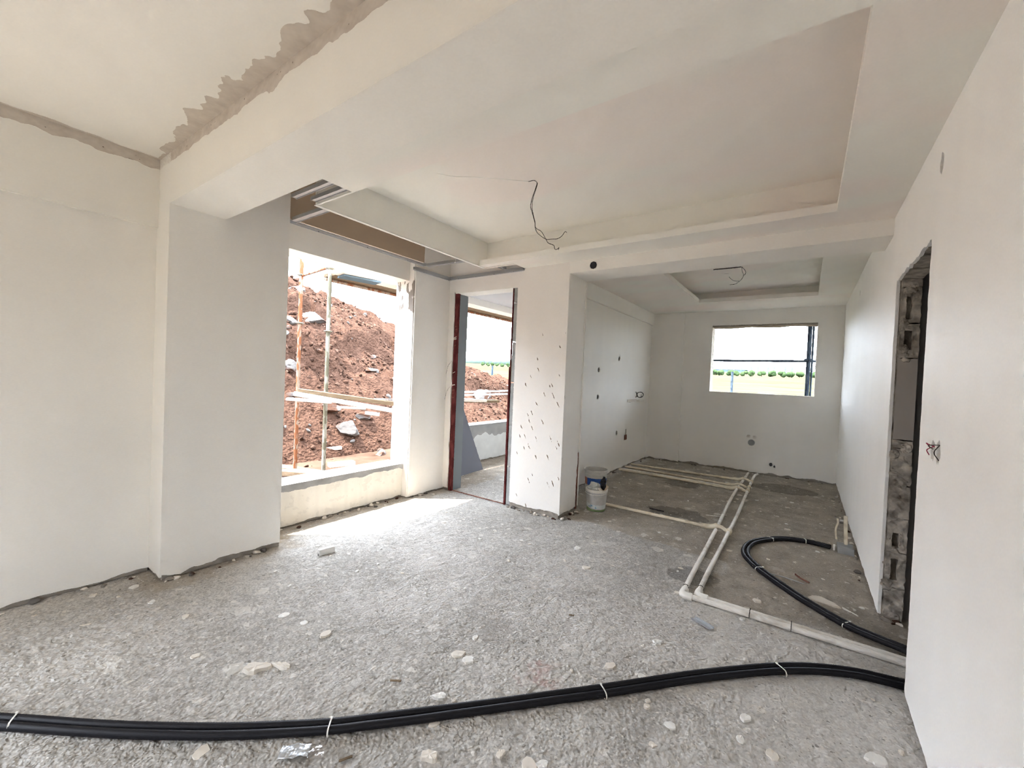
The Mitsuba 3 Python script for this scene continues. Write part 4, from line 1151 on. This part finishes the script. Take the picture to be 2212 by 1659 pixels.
# ------------------------------------------------------------------ electrical bits
def hole(name, c, axis_, ry, rz, label, group=None, mat='socket_plastic', depth=0.045, wires=()):
    """A socket hole: a cup standing in the opening cut into the wall, open to the room. The opening is cut with the same oval."""
    key = thing(name, label, 'socket hole', group)
    n = np.asarray(axis_, float)
    a = np.arange(18) * 2 * np.pi / 18
    s = np.cross(n, [0, 0, 1.0])
    ring = lambda k_, d: np.asarray(c) + n * d + np.cos(a)[:, None] * s * ry * k_ + np.sin(a)[:, None] * np.array([0, 0, rz * k_])
    v = np.vstack([ring(1.22, -0.0125), ring(0.93, -0.0125), ring(0.90, -depth), [np.asarray(c) - n * depth]])
    f = []
    for L_ in range(2):
        for j in range(18):
            j2 = (j + 1) % 18
            f += [[L_ * 18 + j, L_ * 18 + j2, L_ * 18 + 18 + j2], [L_ * 18 + j, L_ * 18 + 18 + j2, L_ * 18 + 18 + j]]
    put(key + '__rim', trimesh.Trimesh(v[:36], np.array(f[:36]), process=False), 'masonry')
    g = [[36 + j, 36 + (j + 1) % 18, 54] for j in range(18)]
    put(key + '__cup', trimesh.Trimesh(v, np.array(f[36:] + g), process=False), mat)
    for i, w in enumerate(wires):
        put(key + '__wire', tube([np.asarray(c) + np.asarray(q) for q in w[1]], 0.0017, 6, 0.006), w[0], True)
    return key


KH = [(6.194, 1.736, 'open socket hole highest on the left kitchen wall'), (5.438, 1.539, 'upper of the two socket holes near the pillar on the left kitchen wall'), (5.448, 1.160, 'lower of the two socket holes near the pillar on the left kitchen wall'),
      (6.225, 0.587, 'socket hole low on the left kitchen wall'), (7.334, 1.148, 'narrow socket hole beside the black cable coil')]
for y, z, lab in KH:
    hole('socket_hole', (XKL, y, z), (1, 0, 0), 0.040, 0.036, lab)
single('cable_coil', cat(tube([(XKL + 0.05 + 0.045 * math.cos(t) * 0.8, 7.10 + 0.06 * math.cos(t), 1.175 + 0.045 * math.sin(t)) for t in np.linspace(0, 12, 60)], 0.007, 6), tube([(XKL, 7.02, 1.13), (XKL + 0.03, 7.03, 1.16), (XKL + 0.01, 7.0, 1.22)], 0.007, 6, 0.01)), 'black_plastic', 'small coil of black cable on the left kitchen wall', 'cable', 40)
k = thing('pipe_outlets', 'row of white pipe ends in a chased slot of the left kitchen wall', 'pipe outlets')
put(k + '__slot', lumpy(box(XKL - 0.01, XKL + 0.012, 6.62, 7.05, 1.055, 1.10), 0.03, 0.006, 20, 3), 'plaster_chip', 40)
for i in range(3):
    put(k + '__pipe_end', tube([(XKL, 7.09 + 0.10 * i, 1.075), (XKL + 0.06, 7.09 + 0.10 * i, 1.075)], 0.018, 12, 0.05), 'white_plastic', 40)
put(k + '__ledge', box(XKL, XKL + 0.035, 6.70, 7.33, 1.05, 1.062), 'plaster')
single('chased_hole', lumpy(box(XKL - 0.01, XKL + 0.006, 6.56, 6.67, 0.45, 0.53), 0.03, 0.006, 25, 8), 'rust_brown', 'rough brown patch chased into the left kitchen wall near the floor', 'wall patch', 40)
single('chase_mark', lumpy(box(XKL - 0.01, XKL + 0.004, 6.61, 6.64, 0.53, 0.62), 0.03, 0.003, 25, 9), 'masonry', 'thin chase running up from the brown patch', 'wall patch', 40)
for i, (x, z, r) in enumerate(((-0.721, 0.586, 0.028), (-0.636, 0.581, 0.028))):
    single('water_outlet', lathe([(0, 0), (r, 0), (r, 0.014), (r * 0.6, 0.014), (r * 0.6, 0.006), (0, 0.006)], (0, 0, 0), 20).apply_transform(trimesh.transformations.rotation_matrix(math.pi / 2, (1, 0, 0))).apply_translation((x, Y_K + 0.001, z)), 'pipe_white', ('left' if i == 0 else 'right') + ' one of the twin water outlets below the kitchen window', 'water outlet', 40)
single('drain_outlet', lathe([(0, 0), (0.05, 0), (0.05, 0.012), (0.034, 0.012), (0.034, 0.004), (0, 0.004)], (0, 0, 0), 24).apply_transform(trimesh.transformations.rotation_matrix(math.pi / 2, (1, 0, 0))).apply_translation((-0.677, Y_K + 0.001, 0.490)), 'screed', 'grey round drain outlet under the twin water outlets', 'drain outlet', 40)
hole('wall_hole', (-0.395, Y_K, 0.175), (0, -1, 0), 0.022, 0.03, 'left of the two small holes low on the back kitchen wall')
hole('wall_hole', (-0.345, Y_K, 0.150), (0, -1, 0), 0.014, 0.02, 'right of the two small holes low on the back kitchen wall')
hole('socket_hole', (XR, 5.778, 2.443), (-1, 0, 0), 0.05, 0.03, 'small grey hole high on the kitchen end of the right wall', mat='masonry', depth=0.02)
hole('socket_hole', (XR, 7.6, 1.16), (-1, 0, 0), 0.05, 0.035, 'hole on the right wall near the kitchen corner', mat='masonry', depth=0.02)
hole('socket_hole', (XR, 2.492, 2.380), (-1, 0, 0), 0.032, 0.045, 'brown-grey hole high on the right wall above the doorway edge', mat='masonry', depth=0.03)
hole('socket_hole', (XR, 2.352, 1.175), (-1, 0, 0), 0.030, 0.042, 'left of the twin cable holes on the right wall, with red wire', mat='masonry', depth=0.035,
     wires=[('wire_red', [(0.01, 0, 0.012), (-0.010, 0.012, 0.020), (-0.016, 0.024, 0.024), (-0.010, 0.0, 0.012)]), ('wire_red', [(0, -0.01, 0.015), (-0.02, -0.015, 0.0), (-0.012, -0.012, -0.02)])])
hole('socket_hole', (XR, 2.268, 1.175), (-1, 0, 0), 0.030, 0.046, 'right of the twin cable holes on the right wall, with dark wire', mat='masonry', depth=0.035,
     wires=[('wire_dark', [(0, -0.01, 0.03), (-0.025, 0.02, 0.022), (-0.012, 0.015, 0.01)]), ('wire_dark', [(0, -0.015, 0.03), (-0.015, -0.018, 0.0), (0, -0.015, -0.03)])])
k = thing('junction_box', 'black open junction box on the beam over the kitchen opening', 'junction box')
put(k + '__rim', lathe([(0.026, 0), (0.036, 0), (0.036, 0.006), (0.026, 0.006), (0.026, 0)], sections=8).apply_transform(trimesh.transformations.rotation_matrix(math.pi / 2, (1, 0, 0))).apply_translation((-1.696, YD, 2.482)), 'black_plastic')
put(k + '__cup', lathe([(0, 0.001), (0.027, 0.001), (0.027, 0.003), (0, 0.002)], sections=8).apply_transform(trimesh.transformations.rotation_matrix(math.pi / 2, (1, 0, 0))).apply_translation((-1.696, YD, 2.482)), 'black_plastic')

k = thing('ceiling_wire', 'two dark lamp wires hanging from the tray ceiling', 'wire')
YW = 2.526
wA = [(-1.70, YW, 2.806), (-1.655, YW, 2.803), (-1.630, YW, 2.785), (-1.630, YW, 2.765), (-1.660, YW, 2.686), (-1.674, YW, 2.629), (-1.661, YW, 2.584), (-1.634, YW, 2.508), (-1.624, YW, 2.457), (-1.600, YW, 2.417), (-1.534, YW, 2.368), (-1.49, YW, 2.362), (-1.438, YW, 2.357), (-1.405, YW, 2.372), (-1.385, YW, 2.396), (-1.371, YW, 2.388)]
wB = [(-1.628, YW + 0.004, 2.785), (-1.625, YW, 2.765), (-1.652, YW, 2.686), (-1.661, YW, 2.629), (-1.655, YW, 2.584), (-1.631, YW, 2.508), (-1.622, YW, 2.462), (-1.575, YW, 2.428), (-1.536, YW, 2.372), (-1.515, YW, 2.340), (-1.480, YW, 2.322), (-1.466, YW, 2.313), (-1.456, YW, 2.286), (-1.440, YW, 2.284), (-1.425, YW, 2.295), (-1.430, YW, 2.280)]
put(k + '__strand', tube(wA, 0.0021, 6, 0.01), 'wire_dark', True)
put(k + '__strand', tube(wB, 0.0021, 6, 0.01), 'wire_dark', True)
single('ceiling_crack', tube([(-1.70, 2.53, 2.808), (-1.85, 2.40, 2.808), (-2.0, 2.28, 2.808), (-2.12, 2.20, 2.808), (-2.20, 2.10, 2.808)], 0.003, 5, 0.03), 'plaster', 'thin plastered ridge on the tray ceiling leading to the lamp wires', 'ceiling ridge', True)
k = thing('ceiling_wire', 'loop of grey lamp cable hanging from the kitchen tray', 'wire')
put(k + '__strand', tube([(-0.98, 5.55, 2.797), (-0.83, 5.56, 2.795), (-0.685, 5.56, 2.797)], 0.0065, 8, 0.03), 'wire_dark', True)
put(k + '__strand', tube([(-0.678, 5.56, 2.795), (-0.672, 5.58, 2.75), (-0.659, 5.6, 2.702), (-0.685, 5.6, 2.650), (-0.740, 5.6, 2.610), (-0.80, 5.6, 2.606)], 0.0026, 6, 0.01), 'wire_dark', True)
put(k + '__strand', tube([(-0.676, 5.56, 2.795), (-0.640, 5.58, 2.75), (-0.640, 5.6, 2.72), (-0.665, 5.6, 2.695)], 0.0026, 6, 0.01), 'wire_dark', True)
put(k + '__strand', tube([(-0.705, 5.6, 2.640), (-0.76, 5.6, 2.650), (-0.80, 5.6, 2.685), (-0.81, 5.6, 2.70)], 0.0026, 6, 0.01), 'wire_dark', True)

# ------------------------------------------------------------------ things on the floor
def flake(rx, ry, t, seed, n=13):
    r = np.random.default_rng(seed)
    a = np.linspace(0, 2 * np.pi, n, endpoint=False)
    k_ = 1 + sum(r.normal() * 0.16 / h ** 0.5 * np.cos(h * a + 6.3 * r.random()) for h in (2, 3, 4, 5)) + 0.05 * r.normal(size=n)
    k_ = np.clip(k_, 0.5, 1.5)
    pts = np.stack([np.cos(a) * rx * k_, np.sin(a) * ry * k_], -1)
    top = np.c_[pts * 0.9, np.full(n, t) + 0.15 * t * r.normal(size=n)]
    low_ = np.c_[pts, np.full(n, -0.004)]
    v = np.vstack([top, low_, [[0, 0, t * 1.1]]])
    f = []
    for j in range(n):
        j2 = (j + 1) % n
        f += [[j, j2, 2 * n], [n + j, n + j2, j2], [n + j, j2, j]]
    return trimesh.Trimesh(v, np.array(f), process=False)


def drop(name, m, x, y, rz, mat, label, category, smooth=False, group=None, lift=0.0):
    m = rot(m, rz)
    m.apply_translation((x, y, float(floor_z(np.array([x]), np.array([y]))[0]) + lift))
    return single(name, m, mat, label, category, smooth, group)


u_prof = sg.Polygon([(-0.022, 0), (-0.022, 0.036), (-0.016, 0.042), (0.016, 0.042), (0.022, 0.036), (0.022, 0), (0.012, 0), (0.012, 0.014), (-0.012, 0.014), (-0.012, 0)])
m = trimesh.creation.extrude_polygon(u_prof, 0.115, engine='earcut')
m.apply_transform(trimesh.transformations.rotation_matrix(math.pi / 2, (1, 0, 0)))
m.apply_translation((0, 0.0575, 0))
drop('trim_piece', m, -2.915, 1.80, -0.15, 'paper_white', 'short white grooved trim piece lying near the sunlit patch', 'trim piece', 30, None, 0.001)
drop('metal_strip', cat(obox((-0.06, 0, 0.004), (0.06, 0, 0.004), 0.036, 0.0014), obox((-0.06, 0.018, 0.009), (0.06, 0.018, 0.009), 0.0014, 0.011), obox((-0.06, -0.018, 0.009), (0.06, -0.018, 0.009), 0.0014, 0.011)), -0.429, 2.643, -0.42, 'galvanized', 'short shiny galvanized offcut beside the water pipes', 'metal offcut', False, None, 0.003)
single('metal_rod', tube([(-0.205, 3.674, 0.010), (-0.07, 3.672, 0.012), (0.056, 3.655, 0.007)], 0.004, 8, 0.05), 'galvanized', 'thin shiny metal rod touching the looped hoses', 'metal rod', True)
single('dark_stick', tube([(0.0, 3.80, 0.008), (0.03, 3.75, 0.008), (0.085, 3.70, 0.008)], 0.006, 7, 0.03), 'rust_brown', 'dark stick inside the hose loop', 'stick', True)
single('iron_bar', tube([(-1.345, 4.66, 0.010), (-1.19, 4.652, 0.010)], 0.007, 7, 0.05), 'wire_dark', 'short black iron bar behind the cross pipe', 'bar', True)
single('plastic_ribbon', obox((-0.80, 4.80, 0.024), (-0.66, 4.78, 0.045), 0.018, 0.0015), 'white_plastic', 'shiny white plastic strip leaning on the left pipe', 'plastic strip')
single('wire_scrap', tube([(0.295, 3.38, 0.01), (0.262, 3.40, 0.012), (0.258, 3.425, 0.01), (0.275, 3.41, 0.010), (0.33, 3.36, 0.008)], 0.003, 6, 0.01), 'white_plastic', 'bent white wire scrap before the hacked doorway', 'wire scrap', True)
NAMED = [((-1.06, 1.088), (0.036, 0.021, 0.010), 0.5, 'plaster_chip', 'pinkish oval plaster chip at the bottom edge below the hoses'), ((-0.717, 1.314), (0.024, 0.019, 0.006), 1.0, 'paper_white', 'white torn flake with a pointed tail below the hoses'),
         ((0.157, 3.464), (0.085, 0.045, 0.006), -0.3, 'plaster_chip', 'largest pale plaster flake, inside the hose loop'), ((-0.591, 2.311), (0.022, 0.022, 0.006), 0.3, 'paper_white', 'white square flake between the foreground hoses and the metal offcut'),
         ((-1.481, 3.152), (0.032, 0.025, 0.010), 0.2, 'paper_white', 'white flake lying alone in front of the pillar'), ((-0.723, 1.972), (0.030, 0.024, 0.007), 0.9, 'plaster_chip', 'pale flake just behind the middle cable tie'),
         ((-1.293, 1.572), (0.030, 0.026, 0.007), 0.2, 'paper_white', 'white flake in the middle of the floor behind the hoses'), ((-1.234, 1.317), (0.030, 0.020, 0.008), 0.7, 'paper_white', 'white flake close behind the hoses beside the red stain'),
         ((-2.02, 0.915), (0.060, 0.030, 0.014), 0.8, 'plaster_chip', 'ridged plaster blob left of centre behind the hoses'), ((-1.94, 0.995), (0.050, 0.018, 0.014), 0.4, 'plaster_chip', 'long plaster blob beside the ridged one'),
         ((0.285, 2.117), (0.040, 0.028, 0.006), 1.2, 'paper_white', 'white flake at the foot of the right wall'), ((-0.86, 1.255), (0.018, 0.015, 0.006), 1.2, 'plaster_chip', 'yellowish flake between the two white ones at the bottom edge')]
for i, ((x, y), (rx, ry, t), rz, mt, lab) in enumerate(NAMED):
    drop('plaster_flake', flake(rx, ry, t, 600 + i, 17), x, y, rz, mt, lab, 'plaster flake', False, None, 0.002)
for i, (x, y, L_, rz, lab) in enumerate(((-1.29, 0.90, 0.045, 1.1, 'pale wood splinter below the hoses left of centre'), (-1.45, 1.255, 0.05, 0.6, 'orange-brown wood splinter behind the hoses'), (-1.07, 2.24, 0.03, 0.4, 'short brown splinter in the middle of the floor'))):
    drop('wood_splinter', obox((-L_ / 2, 0, 0.005), (L_ / 2, 0, 0.006), 0.009, 0.005, bevel=0.001), x, y, rz, 'plank_wood', lab, 'splinter', False, None, 0.002)
k = thing('plastic_wrapper', 'crumpled clear and silver wrapper at the bottom edge below the hoses', 'wrapper')
g_ = grid_mesh(np.linspace(-0.05, 0.05, 22), np.linspace(-0.026, 0.026, 14), lambda x, y: 0.012 + 0.016 * (meshkit.fbm(np.stack([x * 38, y * 38, x * 0], -1), 3, 6) - 0.3))
put(k + '__foil', rot(g_, 0.75).apply_translation((-1.45, 0.80, 0.0)), 'galvanized')
g_ = grid_mesh(np.linspace(-0.04, 0.04, 16), np.linspace(-0.024, 0.024, 12), lambda x, y: 0.014 + 0.014 * (meshkit.fbm(np.stack([x * 40, y * 40, x * 0 + 3], -1), 3, 8) - 0.3))
put(k + '__film', rot(g_, 0.9).apply_translation((-1.395, 0.835, 0.0)), 'clear_film')

GRP = 'plaster flakes scattered on the floor'
cnt = 0
while cnt < 150:
    x, y = RNG.uniform(-3.45, 0.40), RNG.uniform(0.35, 7.6)
    if x < XKL + 0.05 and y > 3.4 or y > 4 and x < XKL + 0.1:
        continue
    near_wall = min(abs(x - X_LEFT), abs(y - YD) if x < X_PIL else 9, abs(x - XR), abs(y - Y_B0) if x < X_COL + 0.1 else 9)
    if RNG.random() > 0.35 + 0.9 * math.exp(-near_wall * 2.5):
        continue
    if x < X_COL + 0.12 and 0.8 < y < 1.75:
        continue
    s = 0.008 + 0.02 * RNG.random() ** 2
    where = 'on the dirty kitchen floor' if y > 3.65 else 'on the floor by the looped hoses' if x > -0.45 and y > 2.6 else 'on the floor between the column and the foreground hoses' if x < -1.6 else 'in the middle of the main floor'
    drop('plaster_flake', flake(s * RNG.uniform(0.9, 1.6), s, 0.003 + 0.004 * RNG.random(), 700 + cnt, 9), x, y, 6.3 * RNG.random(), 'plaster_chip' if RNG.random() < 0.7 else 'paper_white', 'small pale plaster flake lying loose ' + where, 'plaster flake', False, GRP + ' ' + where, 0.001)
    cnt += 1
GRP = 'rubble crumbs at the foot'
lines = [((X_COL + 0.02, 0.95), (X_COL + 0.02, 1.62), 12), ((X_WIN + 0.03, 1.7), (X_WIN + 0.03, 3.1), 22), ((X_PIER + 0.02, 3.18), (X_PIER + 0.02, 3.64), 8), ((-2.54, YD - 0.02), (X_PIL, YD - 0.02), 26), ((X_PIL + 0.03, YD), (X_PIL + 0.03, Y_KB), 12),
         ((XKL + 0.04, 5.3), (XKL + 0.04, 7.7), 34), ((XKL + 0.1, 7.72), (XR - 0.1, 7.75), 34), ((XR - 0.03, 3.6), (XR - 0.03, 7.5), 26), ((XR + 0.03, J1 - 0.03), (XR + 0.12, J1 - 0.02), 7), ((X_LEFT + 0.02, -0.2), (X_LEFT + 0.02, 0.88), 12)]
i = 0
feet = ['of the column', 'of the low window wall', 'of the pier by the door', 'of the splashed pillar front', 'of the shaded pillar side', 'of the left kitchen wall', 'of the back kitchen wall', 'of the right wall', 'of the hacked door jamb', 'of the left wall']
for (a, b, n_), foot in zip(lines, feet):
    for _ in range(n_):
        t = RNG.random()
        x, y = a[0] + (b[0] - a[0]) * t + 0.03 * RNG.normal(), a[1] + (b[1] - a[1]) * t + 0.03 * RNG.normal()
        if a[0] == b[0]:
            x = max(x, a[0] - 0.01) if a[0] < -0.5 else min(x, XR - 0.02)
        else:
            y = min(y, a[1])
        r = 0.008 + 0.018 * RNG.random() ** 2
        s = stone((r, r * 1.3, r * 0.7), 900 + i % 40, 0.3, 1)
        drop('rubble_crumb', s, x, y, 6.3 * RNG.random(), ('rubble_grey', 'masonry', 'plaster_chip')[i % 3], 'crumb of broken mortar at the foot ' + foot, 'rubble', False, GRP + ' ' + foot, r * 0.45)
        i += 1
k = None
